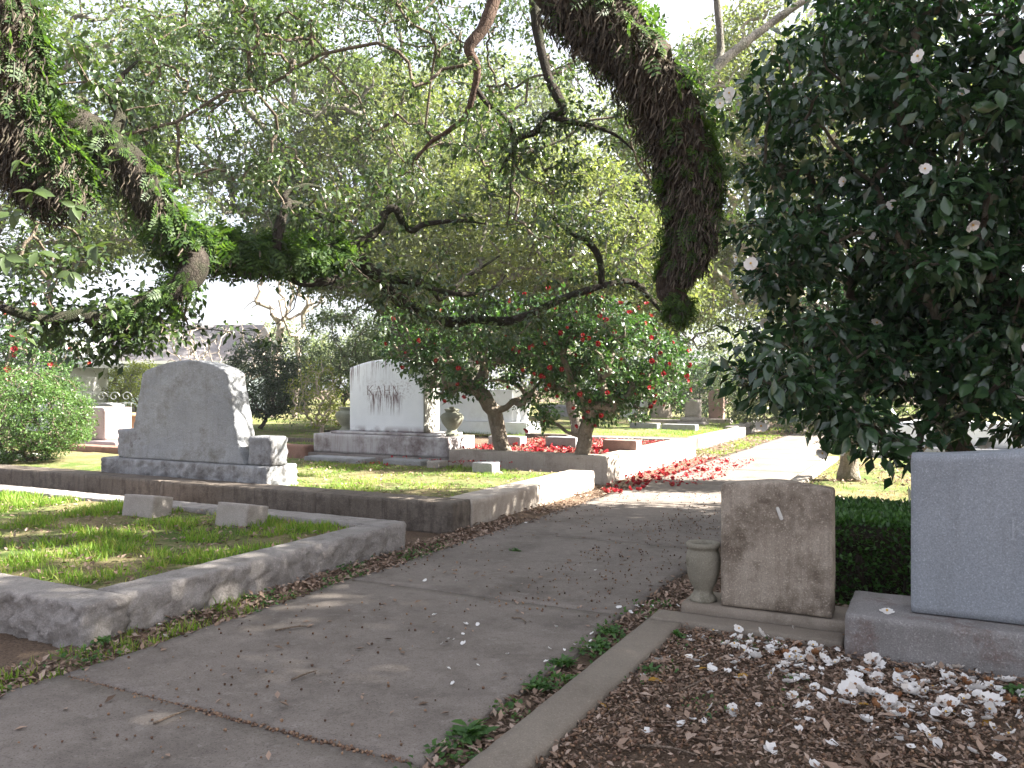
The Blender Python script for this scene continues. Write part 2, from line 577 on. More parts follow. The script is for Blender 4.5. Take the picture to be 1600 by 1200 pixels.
M['leaf_dark'] = leafmat('leaf_dark', [(.018, .044, .018), (.039, .075, .031), (.058, .098, .043)], .4, .22, .45)
M['leaf_sage'] = leafmat('leaf_sage', [(.078, .111, .072), (.130, .169, .111), (.111, .150, .078)], .5, .3, .35)
M['leaf_lime'] = leafmat('leaf_lime', [(.115, .149, .029), (.196, .218, .040), (.149, .172, .057)], .5, .42, .3)
M['leaf_hedge'] = leafmat('leaf_hedge', [(.03, .085, .02), (.055, .13, .03), (.085, .18, .045)], .36, .3, .5)
M['leaf_box'] = leafmat('leaf_box', [(.042, .090, .024), (.072, .138, .036), (.108, .168, .050)], .42, .3, .45)
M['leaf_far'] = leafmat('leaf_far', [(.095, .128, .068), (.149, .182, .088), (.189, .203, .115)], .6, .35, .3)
M['fern'] = leafmat('fern', [(.022, .050, .014), (.038, .078, .018), (.075, .125, .026), (.030, .060, .016)], .5, .4, .35)
M['fern_dead'] = leafmat('fern_dead', [(.024, .020, .016), (.045, .037, .029), (.14, .115, .09), (.034, .034, .019)], .85, .15, .15, (1.2, 1.2, 1.0))
M['grass'] = leafmat('grass', [(.085, .165, .022), (.14, .25, .032), (.20, .29, .05), (.28, .25, .10)], .55, .45, .3, (1.6, 1.7, .8))
M['grass_dry'] = leafmat('grass_dry', [(.26, .20, .10), (.34, .27, .15), (.2, .18, .07)], .7, .4, .2, (1.2, 1.2, 1.0))
M['litter'] = leafmat('litter', [(.10, .066, .047), (.225, .157, .113), (.35, .25, .19), (.155, .103, .073), (.44, .34, .275)], .75, .1, .2, (1.2, 1, .9))
M['acorn'] = leafmat('acorn', [(.06, .03, .018), (.14, .075, .045), (.28, .17, .10), (.04, .025, .018)], .5, 0, .4)
M['yellow_leaf'] = leafmat('yellow_leaf', [(.38, .22, .03), (.30, .16, .03)], .6, .2, .3, (1.2, 1.1, .8))
M['weed'] = leafmat('weed', [(.035, .085, .022), (.06, .13, .035), (.085, .16, .05)], .5, .35, .35)
M['white_petal'] = leafmat('white_petal', [(.64, .59, .55), (.76, .73, .70), (.80, .78, .76), (.68, .61, .54)], .5, .25, .35, (1.1, 1.1, 1.1))
M['brown_petal'] = leafmat('brown_petal', [(.22, .10, .045), (.34, .17, .08), (.18, .08, .035)], .65, .15, .3, (1.1, 1, .9))
M['stamen'] = leafmat('stamen', [(.62, .42, .12), (.55, .33, .08)], .6, 0, .3)
M['red_petal'] = leafmat('red_petal', [(.26, .008, .018), (.40, .018, .034), (.20, .010, .014), (.46, .05, .06), (.22, .05, .03)], .45, .2, .35, (1.2, .8, .8))
M['stick'] = barkmat('stick', (.16, .12, .09), (.27, .21, .165), None, 0, 14, .5)
M['iron_white'] = NT('iron_white').done((.72, .72, .70), .5, .4)

# ------------------------------------------------------------------ the setting: ground, lawns, path
def sheet(name, x0, x1, y0, y1, z, mat, nx=60, ny=60, amp=.012, freq=1.7, mound=0.0):
    X, Y = np.meshgrid(np.linspace(x0, x1, nx + 1), np.linspace(y0, y1, ny + 1), indexing='ij')
    Z = np.zeros_like(X)
    for i in range(nx + 1):
        for j in range(ny + 1):
            Z[i, j] = amp * noise.fractal(Vector((X[i, j] * freq, Y[i, j] * freq, 3.1)), 1, 2, 3)
    if mound:
        Z += mound * np.clip(1 - ((X - (x0 + x1) / 2) / ((x1 - x0) / 2)) ** 2, 0, 1) * np.clip(1 - ((Y - (y0 + y1) / 2) / ((y1 - y0) / 2)) ** 2, 0, 1)
    V = np.stack([X, Y, z + Z], -1).reshape(-1, 3)
    a = (np.arange(nx)[:, None] * (ny + 1) + np.arange(ny)[None]).ravel()
    F = np.stack([a, a + ny + 1, a + ny + 2, a + 1], 1)
    o = link(name, arr_mesh(name, V, F, True), mat)
    return tag(o, None, kind='structure')


g = sheet('ground', -150, 150, -60, 190, -.035, M['soil'], 40, 40, 0)
PATH_L, PATH_R = -4.10, -1.86
tag(g, 'brown earth between the graves and the path', kind='structure')
sheet('verge', -4.62, -4.0, -2, 45, -.008, M['soil'], 16, 240, .012, 5)
sheet('verge', -2.0, -1.50, -1, 16, -.008, M['soil'], 16, 120, .012, 5)

path = thing('path', 'aged grey brown concrete path between the plots', None)
path['kind'] = 'structure'
ys = [-2.6, 0.2, 2.78, 5.2, 7.62, 10.1, 12.6, 15.0, 17.5, 20.0, 22.6, 25.2, 28, 31, 35, 40, 46]
for i in range(len(ys) - 1):
    gap = .016 if ys[i] == 2.78 or ys[i + 1] == 2.78 else (.007 if ys[i] == 7.62 or ys[i + 1] == 7.62 else .002)
    L = ys[i + 1] - ys[i] - gap
    L_, F_ = grid_box(22, 22, 1)
    P_ = L_ / np.array([22, 22, 1]) * np.array([PATH_R - PATH_L, L, .12])
    yo = ys[i] + gap / 2
    for v in P_:
        v[0] += PATH_L; v[1] += yo; v[2] -= .10
        q = Vector((v[0] * .9, v[1] * .9, 0))
        if v[2] > 0:
            v[2] += .008 * noise.noise(q)
        if abs(v[0] - PATH_L) < .01 or abs(v[0] - PATH_R) < .01:
            v[0] += .05 * noise.noise(Vector((v[0], v[1] * 1.7, 5))) + .02 * noise.noise(Vector((v[0], v[1] * 7, 5)))
    link('paving_slab', arr_mesh('paving_slab', P_, F_), M['concrete'], path)

# plot lawns (soil level inside the kerbs)
sheet('lawn', -14, -4.72, 3.4, 6.3, .20, M['turf'], 90, 40, .02, 2.2)
sheet('lawn', -18, -4.9, 7.75, 11.3, .23, M['turf'], 90, 40, .02, 2.2)
sheet('camellia_bed', -10.4, -4.85, 12.45, 17.0, .31, M['soil'], 60, 50, .03, 2.2, .05)
sheet('lawn', -17, -5.35, 19.5, 32, .18, M['turf'], 60, 60, .03, 1.5, .08)
sheet('lawn', -40, -10.4, 11.6, 19.2, .12, M['turf'], 60, 40, .03, 1.2)
sheet('lawn', -60, -17.0, 19.0, 60, .10, M['turf'], 60, 60, .04, .6)
sheet('lawn', -17.0, -6.2, 32.2, 62, .10, M['turf'], 40, 60, .04, .6)
sheet('lawn', -2.0, 14, 11.2, 18.5, .04, M['turf'], 60, 50, .02, 1.6)
sheet('lawn', -2.4, 30, 18.7, 60, .02, M['turf'], 60, 60, .03, .8)
sheet('litter_bed', -1.52, 4.5, -1.0, 5.2, .005, M['soil'], 110, 110, .018, 3.0)

# ------------------------------------------------------------------ kerbs
def kerb(label, runs, mat, group='stone kerbs edging the grave plots'):
    """runs: (x0, x1, y0, y1, z0, z1, stone length, amp)"""
    cx = sum(r[0] + r[1] for r in runs) / (2 * len(runs)); cy = sum(r[2] + r[3] for r in runs) / (2 * len(runs))
    k = thing('plot_kerb', label, 'kerb', (cx, cy, 0), 0, group)
    for (x0, x1, y0, y1, z0, z1, ln, amp, *extra) in runs:
        m = extra[0] if extra else mat
        lx, ly = x1 - x0, y1 - y0
        along_x = lx > ly
        tot = lx if along_x else ly
        n = max(1, int(round(tot / ln)))
        cuts = [0.0]
        for i in range(1, n):
            cuts.append((i + random.uniform(-.15, .15)) / n)
        cuts.append(1.0)
        for i in range(n):
            a, b = cuts[i] * tot + .003, cuts[i + 1] * tot - .003
            if along_x:
                c = (x0 + (a + b) / 2, (y0 + y1) / 2); sx, sy = b - a, ly
            else:
                c = ((x0 + x1) / 2, y0 + (a + b) / 2); sx, sy = lx, b - a
            rock_box('kerb_stone', sx, sy, z1 - z0 + random.uniform(-.004, .004), amp, m, k, (c[0] - cx, c[1] - cy, z0),
                     res=.024 if amp > .02 else .04, seed=random.uniform(0, 50), margin=.035, cap=110, freq=11.0 if amp > .02 else 9.0)
    return k


kerb('rock faced grey granite kerb with bulging rough sides around the nearest grass plot',
     [(-4.79, -4.50, 3.49, 6.20, -.05, .245, 2.0, .042), (-8.2, -4.50, 3.20, 3.486, -.05, .24, 1.7, .058),
      (-13.5, -4.50, 6.203, 6.51, -.05, .25, 2.3, .018)], M['kerb_rough'])
kerb('dark tooled stone kerb around the grass plot with the big rock faced monument',
     [(-17, -4.55, 7.44, 7.82, -.05, .30, 2.1, .016), (-4.95, -4.55, 7.823, 11.45, -.05, .27, 1.5, .016, M['kerb_pale'])], M['kerb_dark'])
kerb('tall pale stone kerb around the bed of red petals, its path side in bright sun',
     [(-7.55, -4.64, 12.22, 12.56, -.05, .42, 3.2, .012), (-4.98, -4.64, 12.563, 17.2, -.05, .40, 2.4, .012),
      (-7.55, -4.64, 17.203, 17.5, -.05, .38, 1.6, .010)], M['kerb_pale'])
kerb('low rough stone kerb around the far bright green plot',
     [(-9.6, -5.14, 19.3, 19.62, -.05, .27, 1.4, .014, M['kerb_dark']), (-5.46, -5.14, 19.623, 25, -.05, .27, 1.1, .018),
      (-5.75, -5.42, 25.003, 30.4, -.05, .29, 1.1, .018)], M['kerb_rough'])
kerb('narrow brown concrete coping beside the litter bed of white petals',
     [(-1.66, -1.44, -.6, 5.10, -.05, .055, 2.6, .003), (-1.66, -.50, 5.103, 5.325, -.05, .06, 1.6, .003)], M['coping'])
kerb('pale coping around the sunny bed behind the clipped hedge',
     [(-2.0, 4.5, 10.95, 11.2, -.05, .11, 2.2, .004), (-2.02, -1.80, 11.203, 17.6, -.05, .11, 2.2, .004)], M['kerb_pale'])
kerb('reddish brown stone kerb at the left behind the rock faced monument',
     [(-17.5, -11.2, 10.55, 10.9, -.05, .34, 1.7, .012)], M['kerb_red'])
kerb('reddish brown kerb joining the left end of the stained arched monument',
     [(-13.2, -10.85, 12.3, 12.6, -.05, .37, 1.6, .010)], M['kerb_red'])
kerb('thin dark kerb on the grass left of the stained arched monument',
     [(-15.5, -11.6, 15.7, 15.9, -.02, .22, 1.4, .006)], M['kerb_dark'])
kerb('white rendered low kerb under the round clipped shrub', [(-17.8, -14.6, 9.2, 9.5, -.05, .28, 1.7, .006)], M['white_wall'])

# ------------------------------------------------------------------ big rock faced monument
def interp(x, xs, ys_):
    return np.interp(x, xs, ys_)


mon = thing('family_monument', 'big grey rock faced monument with serpentine top and flared sides on a rough base', 'monument', (-9.06, 8.08, .21))
rock_box('base', 3.12, .54, .30, .045, M['rock_granite'], mon, (0, 0, 0), .026, seed=3, margin=.03, cap=120, freq=10)


def tablet_warp(P):
    zs = P[:, 2] / 1.36
    hw = np.interp(zs, [0, .08, .25, .5, .72, .86, 1], [1.165, 1.10, 1.0, .945, .89, .845, .82])
    u = P[:, 0] / .78
    topz = np.interp(u, [-1, -.93, -.75, -.45, -.15, .1, .4, .7, .9, 1], [.865, .895, .93, .972, .995, 1.0, .985, .945, .90, .86])
    P = P.copy()
    P[:, 0] = u * hw 
    P[:, 2] = P[:, 2] * topz
    P[:, 1] *= np.interp(zs, [0, .2, 1], [1.25, 1.05, .95])
    return P


rock_box('tablet', 1.56, .30, 1.36, .013, M['tablet_granite'], mon, (-.01, -.04, .303), .03, top=.004, warp=tablet_warp, seed=8, margin=.0, freq=13, cap=60)
rock_box('side_block', .46, .30, .40, .035, M['rock_granite'], mon, (-1.10, -.04, .303), .03, seed=12, margin=.02)
rock_box('side_block', .37, .26, .37, .035, M['rock_granite'], mon, (1.37, -.05, .303), .03, seed=14, margin=.02, batter=.06)

# ------------------------------------------------------------------ stained arched monument
kahn = thing('arched_monument', 'white marble monument with arched top and black weather stains, carved KAHN', 'monument', (-9.2, 12.9, 0))
rock_box('foundation', 3.25, 1.02, .29, .010, M['foundation'], kahn, (0, -.02, -.05), .05, seed=21, margin=.02)
rock_box('base', 3.05, .92, .36, .006, M['marble_grey'], kahn, (-.02, 0, .243), .05, seed=22, margin=.02, top=.003)
rock_box('plinth', 2.5, .74, .05, .003, M['marble_grey'], kahn, (.05, 0, .606), .05, seed=23, margin=.0, top=.003)

t = NT('marble_stained_shaded'); co = t.coord()
col = t.mix(t.noise(co, 1.2, 6, .65), (.60, .62, .65), (.70, .72, .745))
sep = t.n('ShaderNodeSeparateXYZ'); t.l(co, sep.inputs[0])
X_, Y_, Z_ = sep.outputs
st = t.noise(t.coord((26, 5, 1.5)), 1.0, 6, .7, .50, .68)
def ramp(v, a, b):
    r = t.n('ShaderNodeMapRange'); r.inputs[1].default_value = a; r.inputs[2].default_value = b; t.l(v, r.inputs[0]); return r.outputs[0]
edge = t.math('MULTIPLY', ramp(Z_, .72, 1.28), ramp(t.math('ADD', t.math('MULTIPLY', X_, -1.0), t.math('MULTIPLY', Z_, .6)), .25, 1.3))
col = t.mix(t.math('MULTIPLY', t.math('MULTIPLY', st, edge), 2.1), col, (.13, .085, .09))
band = t.math('MULTIPLY', t.math('MULTIPLY', ramp(Z_, .28, .60), ramp(Z_, .76, .68)), t.math('MULTIPLY', ramp(X_, -.46, -.36), ramp(X_, .42, .30)))
st2 = t.noise(t.coord((30, 5, 2.6), (3, 1, 0)), 1.0, 7, .75, .465, .57)
col = t.mix(t.math('MULTIPLY', t.math('MULTIPLY', st2, band), 1.0), col, (.12, .075, .075))
band3 = t.math('MULTIPLY', t.math('MULTIPLY', ramp(Z_, .55, .72), ramp(Z_, 1.02, .86)), t.math('MULTIPLY', ramp(X_, -.55, -.42), ramp(X_, .68, .5)))
sp = t.noise(t.coord((1, 1, 1), (7, 0, 0)), 26, 5, .75, .51, .60)
col = t.mix(t.math('MULTIPLY', t.math('MULTIPLY', sp, band3), .55), col, (.14, .09, .09))
foot = t.math('MULTIPLY', ramp(Z_, .13, .0), t.noise(t.coord((3, 3, 3)), 1.2, 4, .6, .4, .55))
col = t.mix(t.math('MULTIPLY', foot, .85), col, (.18, .13, .14))
col = t.mix(t.math('MULTIPLY', ramp(X_, .82, .846), .75), col, (.16, .15, .10))  # right side face darkened in the colour for the camellia's shade
hh = t.n('ShaderNodeTexNoise', i_Scale=45.0, i_Detail=6.0); t.l(co, hh.inputs['Vector']); t.bump(hh.outputs['Fac'], .25, .004)
M['marble_stained_shaded'] = t.done(col, .75, .3)


def arch(width, rise, h):
    def f(P):
        P = P.copy()
        k = 1 - np.clip(P[:, 0] / (width / 2), -1, 1) ** 2
        P[:, 2] *= 1 + rise / h * k * 1.0
        return P
    return f


rock_box('die', 1.70, .52, 1.20, .002, M['marble_stained_shaded'], kahn, (.02, 0, .657), .04, warp=arch(1.7, .15, 1.2), seed=25, margin=0, top=.002, cap=50)


def strokes(name, segs, width, depth, mat, parent, loc, serif=None):
    """raised letter strokes in the x-z plane, one mesh per letter; segs are (x0,z0,x1,z1)"""
    bm = bmesh.new()
    for i, (x0, z0, x1, z1, *w_) in enumerate(segs):
        ww = (w_[0] if w_ else width) / 2
        d = Vector((x1 - x0, 0, z1 - z0)); L = d.length; d.normalize()
        n = Vector((-d.z, 0, d.x)) * ww
        dd = depth + i * .0003
        a, b = Vector((x0, 0, z0)), Vector((x1, 0, z1))
        q = [a - n, b - n, b + n, a + n]
        f0 = [bm.verts.new(v + Vector((0, -dd, 0))) for v in q]
        f1 = [bm.verts.new(v + Vector((0, .004, 0))) for v in q]
        bm.faces.new(f0)
        for k in range(4):
            bm.faces.new([f0[k], f1[k], f1[(k + 1) % 4], f0[(k + 1) % 4]])
    bmesh.ops.recalc_face_normals(bm, faces=bm.faces)
    me = bpy.data.meshes.new(name); bm.to_mesh(me); bm.free()
    return link(name, me, mat, parent, loc)


GLY = {
    'K': [(0, 0, 0, 1), (-.10, 0, .10, 0, .05), (-.10, 1, .10, 1, .05), (.02, .45, .58, 1, .07), (.16, .58, .62, 0), (.5, 1, .68, 1, .05), (.52, 0, .74, 0, .05)],
    'A': [(0, 0, .34, 1, .07), (.34, 1, .7, 0), (.13, .34, .56, .34, .06), (-.1, 0, .12, 0, .05), (.58, 0, .82, 0, .05)],
    'H': [(0, 0, 0, 1), (.6, 0, .6, 1), (0, .5, .6, .5, .06), (-.1, 0, .1, 0, .05), (-.1, 1, .1, 1, .05), (.5, 0, .7, 0, .05), (.5, 1, .7, 1, .05)],
    'N': [(0, 0, 0, 1, .07), (0, 1, .6, 0), (.6, 0, .6, 1, .07), (-.12, 0, .1, 0, .05), (-.12, 1, .06, 1, .05), (.5, 1, .7, 1, .05)],
}


def text(word, x, z, h, gap, mat, parent, y, depth=.002, weight=.12):
    for ch in word:
        segs = [(s[0] * h, s[1] * h, s[2] * h, s[3] * h, (s[4] if len(s) > 4 else weight) * h) for s in GLY[ch]]
        o = strokes('letter', segs, .1, depth, mat, parent, (x, y, z))
        o['label'] = 'carved letter ' + ch
        x += gap


text('KAHN', -.40, 1.345, .17, .195, M['letter_stain'], kahn, -.2595, .003)

URN = [(.0, 0), (.15, 0), (.155, .03), (.135, .06), (.10, .085), (.085, .12), (.11, .15), (.165, .22), (.205, .30), (.213, .345), (.20, .385), (.155, .415),
       (.12, .425), (.118, .45), (.135, .47), (.14, .485), (.125, .495), (.10, .495), (.09, .45), (.0, .44)]
URN_ARCH = lathe_mesh('urn', URN, 28)
u1 = link('urn', URN_ARCH, M['urn_green'], None, (-7.86, 12.83, .607))
tag(u1, 'squat greenish stone urn right of the stained arched monument', 'urn', 'urns beside the stained monument')
link('lid', lathe_mesh('lid', [(.0, .49), (.05, .49), (.05, .53), (.0, .535)], 16), M['urn_green'], u1)
u2 = u1.copy(); COL.objects.link(u2); u2.location = (-10.28, 12.85, .607); u2.rotation_euler[2] = 1.1
u2['label'] = 'squat grey stone urn left of the stained arched monument, half hidden by it'

# ------------------------------------------------------------------ white monument behind the camellias
wm = thing('white_monument', 'plain white marble monument behind the red camellia trunks', 'monument', (-11.6, 20.35, .17))
box('base', 3.5, .9, .34, M['marble_white'], wm, (0, 0, 0), .01)
box('die', 2.75, .6, .87, M['marble_white'], wm, (-.15, .02, .343), .012)
wu = link('urn', lathe_mesh('urn', [(0, 0), (.13, 0), (.13, .05), (.10, .08), (.12, .2), (.165, .42), (.18, .47), (.185, .52), (.15, .54), (.12, .52), (0, .45)], 20), M['marble_white'], None, (-10.12, 20.3, .513))
tag(wu, 'tall white marble vase at the right end of the white monument', 'urn')

# ------------------------------------------------------------------ nearest headstone with urn, and the blue granite stone
hs = thing('headstone', 'brown stained headstone with low curved top beside the urn and the path', 'headstone', (-.925, 5.53, 0))


def hs_top(P):
    P = P.copy()
    u = np.clip(P[:, 0] / .33, -1, 1)
    k = np.interp(u, [-1, -.85, -.5, -.18, 0, .18, .5, .85, 1], [0, .006, .018, .03, .033, .03, .018, .006, 0])
    f = P[:, 2] / .79
    P[:, 2] += k * f
    return P


rock_box('base', 1.06, .40, .165, .004, M['brown_base'], hs, (-.06, .01, -.05), .04, seed=31, margin=.02, top=.002)
rock_box('slab', .68, .17, .79, .003, M['brown_stone'], hs, (0.0, -.07, .117), .025, warp=hs_top, seed=33, margin=0, round_=.008, top=.002)
lp = rock_box('lichen_patch', .022, .004, .085, .003, M['lichen'], hs, (.045, -.160, .70), .008, seed=4, margin=0)
lp.rotation_euler = (0, -.35, 0)

URN2 = [(.0, 0), (.088, 0), (.09, .015), (.078, .035), (.066, .05), (.060, .07), (.066, .085), (.085, .12), (.104, .18), (.113, .24), (.112, .295), (.104, .325),
        (.098, .335), (.099, .35), (.110, .356), (.113, .37), (.106, .385), (.088, .387), (.074, .38), (.068, .36), (.07, .30), (.0, .29)]
un = link('urn', lathe_mesh('urn', URN2, 36), M['urn_stone'], None, (-1.40, 5.47, .115))
tag(un, 'small weathered stone urn standing on the brown headstone base by the path', 'urn')

ks = thing('granite_headstone', 'blue grey granite headstone with serpentine top on a rough wide base, carved K', 'headstone', (.62, 5.32, 0))
rock_box('base', 2.2, .62, .315, .012, M['granite_base'], ks, (0, 0, -.06), .035, seed=41, margin=.03, top=.002)


def k_top(P):
    P = P.copy()
    u = P[:, 0] / .82
    k = np.interp(u, [-1, -.8, -.6, -.3, 0, .3, .6, .8, 1], [-.005, .0, .012, .038, .05, .038, .012, 0, -.005])
    P[:, 2] += k * np.clip(P[:, 2] / .9, 0, 1)
    return P


rock_box('slab', 1.64, .22, .90, .0015, M['blue_granite'], ks, (.05, -.02, .2585), .04, warp=k_top, seed=43, margin=0, round_=.005, top=.001)
text('K', -.275, .715, .115, .1, M['letter_blue'], ks, -.1312, .0016, .10)

# clipped hedge between and behind the two stones
def leaf_shell(n, pos, outward, length, tmpl, up=(0, 0, 1), jitter=.6, seed=0):
    r = np.random.default_rng(seed)
    d = nrm(outward + r.normal(0, jitter, (n, 3)))
    upv = nrm(np.array(up)[None] + r.normal(0, .5, (n, 3)))
    R_ = frames(d, upv)
    return stamp(*tmpl, pos, R_, length * r.uniform(.65, 1.25, n))


hd = thing('clipped_hedge', 'low clipped dark green hedge between the two nearest headstones', 'hedge', (.35, 6.75, 0))
r = np.random.default_rng(5)
n = 26000
hx, hy, hz = 1.25, .58, .60
q = r.uniform(-1, 1, (n, 3))
ax = r.choice(3, n, p=[.15, .45, .40])
dep = r.uniform(.86, 1.03, n)
for a in range(3):
    m = ax == a
    s_ = np.sign(q[m, a]) if a != 2 else 1
    q[m, a] = s_ * dep[m]
outw = np.zeros((n, 3)); outw[np.arange(n), ax] = np.sign(q[np.arange(n), ax]); outw[:, 2] += .5
lump = np.array([noise.noise(Vector((p[0] * 4, p[1] * 2.2, p[2] * 2))) for p in q])
pos = q * np.array([hx, hy, .30]) * (1 + .05 * lump[:, None]) + np.array([0, 0, .30])
pos[:, 2] = np.clip(pos[:, 2], .02, None)
v, f = leaf_shell(n, pos, outw, .042, leaf_simple(.28), seed=2)
link('foliage', arr_mesh('foliage', v, f), M['leaf_hedge'], hd)
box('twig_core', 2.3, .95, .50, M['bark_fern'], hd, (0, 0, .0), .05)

# ------------------------------------------------------------------ small grave markers
def marker(label, x, y, z, sx, sy, sz, mat, rz=0.0, tilt=0.0, grp='low stone grave markers'):
    o = rock_box('grave_marker', sx, sy, sz, .003, mat, None, (x, y, z), .02, seed=x, margin=.004, top=.002, rz=rz, rx=tilt, round_=.003, cap=40)
    return tag(o, label, 'grave marker', grp)


marker('brown stone marker leaning in the nearest grass plot, the one farther from the path', -7.22, 5.80, .10, .42, .25, .31, M['marker'], .05, -.16)
marker('brown stone marker leaning in the nearest grass plot, the one nearer the path', -5.92, 5.80, .10, .42, .25, .31, M['marker'], -.06, -.18)
marker('long flat grey marker lying right of the big rock faced monument', -9.1, 11.2, .21, 1.25, .35, .10, M['marker_grey'])
marker('low grey marker strewn with red petals in front of the stained monument', -7.75, 11.25, .21, .75, .3, .11, M['marker_grey'])
marker('square little grey marker right of the petal strewn marker', -7.1, 11.15, .21, .22, .3, .12, M['marker'])
marker('small upright grey block near the path corner of the monument plot', -6.05, 10.85, .21, .34, .25, .17, M['marker_grey'])
marker('grey block marker behind the red petals between the two camellia trunks', -6.35, 14.4, .33, .62, .28, .22, M['marker_grey'])
marker('grey block marker behind the left camellia trunk', -7.55, 14.4, .33, .7, .28, .20, M['marker_grey'])
marker('pinkish brown block marker right of the right camellia trunk', -4.98, 13.85, .33, .62, .3, .24, M['marker_pink'], .0)
marker('grey low marker on the bright far lawn, left one of the front pair', -7.9, 24.0, .16, .85, .35, .22, M['marker_grey'])
marker('grey low marker on the bright far lawn, right one of the front pair', -6.75, 23.7, .16, 1.0, .35, .22, M['marker_grey'])
marker('long low marker behind the front pair on the far lawn', -8.6, 27.5, .16, 1.7, .4, .18, M['marker'])
marker('long low marker in front of the small far headstones', -7.1, 28.4, .16, 1.6, .4, .2, M['marker'])

# ------------------------------------------------------------------ far stones
hp = thing('pedestal_headstone', 'grey headstone on a stepped pedestal far down the lawn by the path', 'headstone', tuple(at(1083, 655, 27.5)[:2]) + (.15,))
rock_box('base', .9, .7, .16, .01, M['marker'], hp, (0, 0, 0), .1, seed=2)
rock_box('plinth', .68, .5, .14, .01, M['marker'], hp, (0, 0, .163), .1, seed=3, batter=.15)
rock_box('die', .46, .34, .58, .008, M['marker'], hp, (0, 0, .305), .1, seed=4, batter=.05)
hb = rock_box('headstone', .5, .3, 1.15, .01, M['marker_pink'], None, tuple(at(1120, 655, 28.5)[:2]) + (.12,), .1, warp=arch(.5, .1, 1.15), seed=5)
tag(hb, 'narrow brown headstone with rounded top at the far end of the kerb by the path', 'headstone')
for (px, d, wd, ht, m, lab) in [(712, 33, .9, .8, 'marker_grey', 'grey headstone far behind the white monument, left of the camellia trunks'),
                                (990, 34, 1.1, .75, 'marble_white', 'white headstone far behind the right camellia crown'),
                                (870, 36, 1.6, .5, 'marker_grey', 'wide low grey headstone far between the camellia trunks'),
                                (1160, 40, .8, .9, 'marker', 'tan headstone farthest along the path')]:
    p = at(px, 655, d)
    o = rock_box('headstone', wd, .3, ht, .01, M[m], None, (p[0], p[1], .05), .1, seed=px, warp=arch(wd, .1, ht))
    tag(o, lab, 'headstone')

# box tomb and ledgers on the right, seen below the white camellia
bt = thing('box_tomb', 'pale grey box tomb behind the white camellia stems', 'tomb', (.15, 20.6, 0))
rock_box('plinth', 3.4, 1.8, .20, .006, M['marker_grey'], bt, (0, 0, 0), .15, seed=51)
rock_box('tomb_body', 2.9, 1.3, .52, .004, M['marble_white'], bt, (.1, .1, .203), .15, seed=52)
ld = rock_box('ledger_slab', 1.0, 2.2, .16, .004, M['marble_white'], None, (.55, 16.6, .03), .12, seed=53)
tag(ld, 'flat white marble ledger slab in the sun behind the granite headstone', 'tomb')
kerb('low grey kerb in front of the pale box tomb', [(-1.75, 2.6, 18.6, 18.85, -.03, .16, 1.8, .004)], M['marker_grey'])

# left: pinkish monument, pots, gate, small stones
pm = thing('pink_monument', 'pinkish block monument with bright sunlit side at the far left', 'monument', (-15.75, 11.35, .0))
rock_box('base', 2.3, .9, .36, .006, M['pink_stone'], pm, (.2, 0, .05), .08, seed=61)
rock_box('die', 1.35, .62, .66, .004, M['pink_stone'], pm, (.15, 0, .413), .08, seed=62)
box('name_plate', .34, .02, .2, M['marker'], pm, (.35, -.322, .62), .004)
gh = rock_box('headstone', .68, .3, .95, .01, M['marker_grey'], None, tuple(at(172, 668, 20.5)[:2]) + (.08,), .06, warp=arch(.68, .05, .95), seed=63)
tag(gh, 'grey blue headstone between the pinkish monument and the rock faced one', 'headstone')
rock_box('base', .9, .5, .2, .01, M['marker_grey'], gh, (0, 0, -.02), .06, seed=64)
gp = rock_box('pillar_stone', .42, .3, .75, .006, M['marker'], None, tuple(at(197, 655, 24)[:2]) + (.12,), .08, seed=65)
tag(gp, 'slim tan upright stone just left of the rock faced monument', 'headstone')
rock_box('base', .55, .42, .22, .006, M['marker_grey'], gp, (0, 0, -.05), .08, seed=66)
pot = link('flower_pot', lathe_mesh('flower_pot', [(0, 0), (.12, 0), (.17, .28), (.19, .28), (.19, .36), (.16, .36), (.15, .3), (0, .28)], 20), M['terracotta'], None, tuple(at(203, 660, 18.5)[:2]) + (.55,))
tag(pot, 'terracotta pot on a stone left of the rock faced monument', 'flower pot')
ps = rock_box('pot_stand', .5, .5, .49, .006, M['marker_grey'], None, tuple(at(203, 660, 18.5)[:2]) + (.06,), .08, seed=67)
tag(ps, 'grey stone block under the terracotta pot', 'headstone')

# white wrought iron gate seen at the left
ig = thing('iron_gate', 'white wrought iron gate with scrolls behind the grey blue headstone', 'gate', tuple(at(160, 650, 23)[:2]) + (.1,), YAW)
for k in range(9):
    link('bar', arr_mesh('bar', *tube_arrays([[-.8 + .2 * k, 0, 0], [-.8 + .2 * k, 0, .5], [-.8 + .2 * k, 0, .95]], [.012] * 3, 6)), M['iron_white'], ig)
for z in (.12, .62, .92):
    link('rail', arr_mesh('rail', *tube_arrays([[-.85, .015, z], [0, .015, z], [.85, .015, z]], [.014] * 3, 6)), M['iron_white'], ig)
for k in range(5):
    cx_ = -.68 + .34 * k
    sp_ = [[cx_ + .15 * (1 - a / 9) * math.cos(a), -.02, 1.1 + .15 * (1 - a / 9) * math.sin(a)] for a in np.linspace(0, 7.5, 26)]
    link('scroll', arr_mesh('scroll', *tube_arrays(sp_, [.012] * 26, 5)), M['iron_white'], ig)

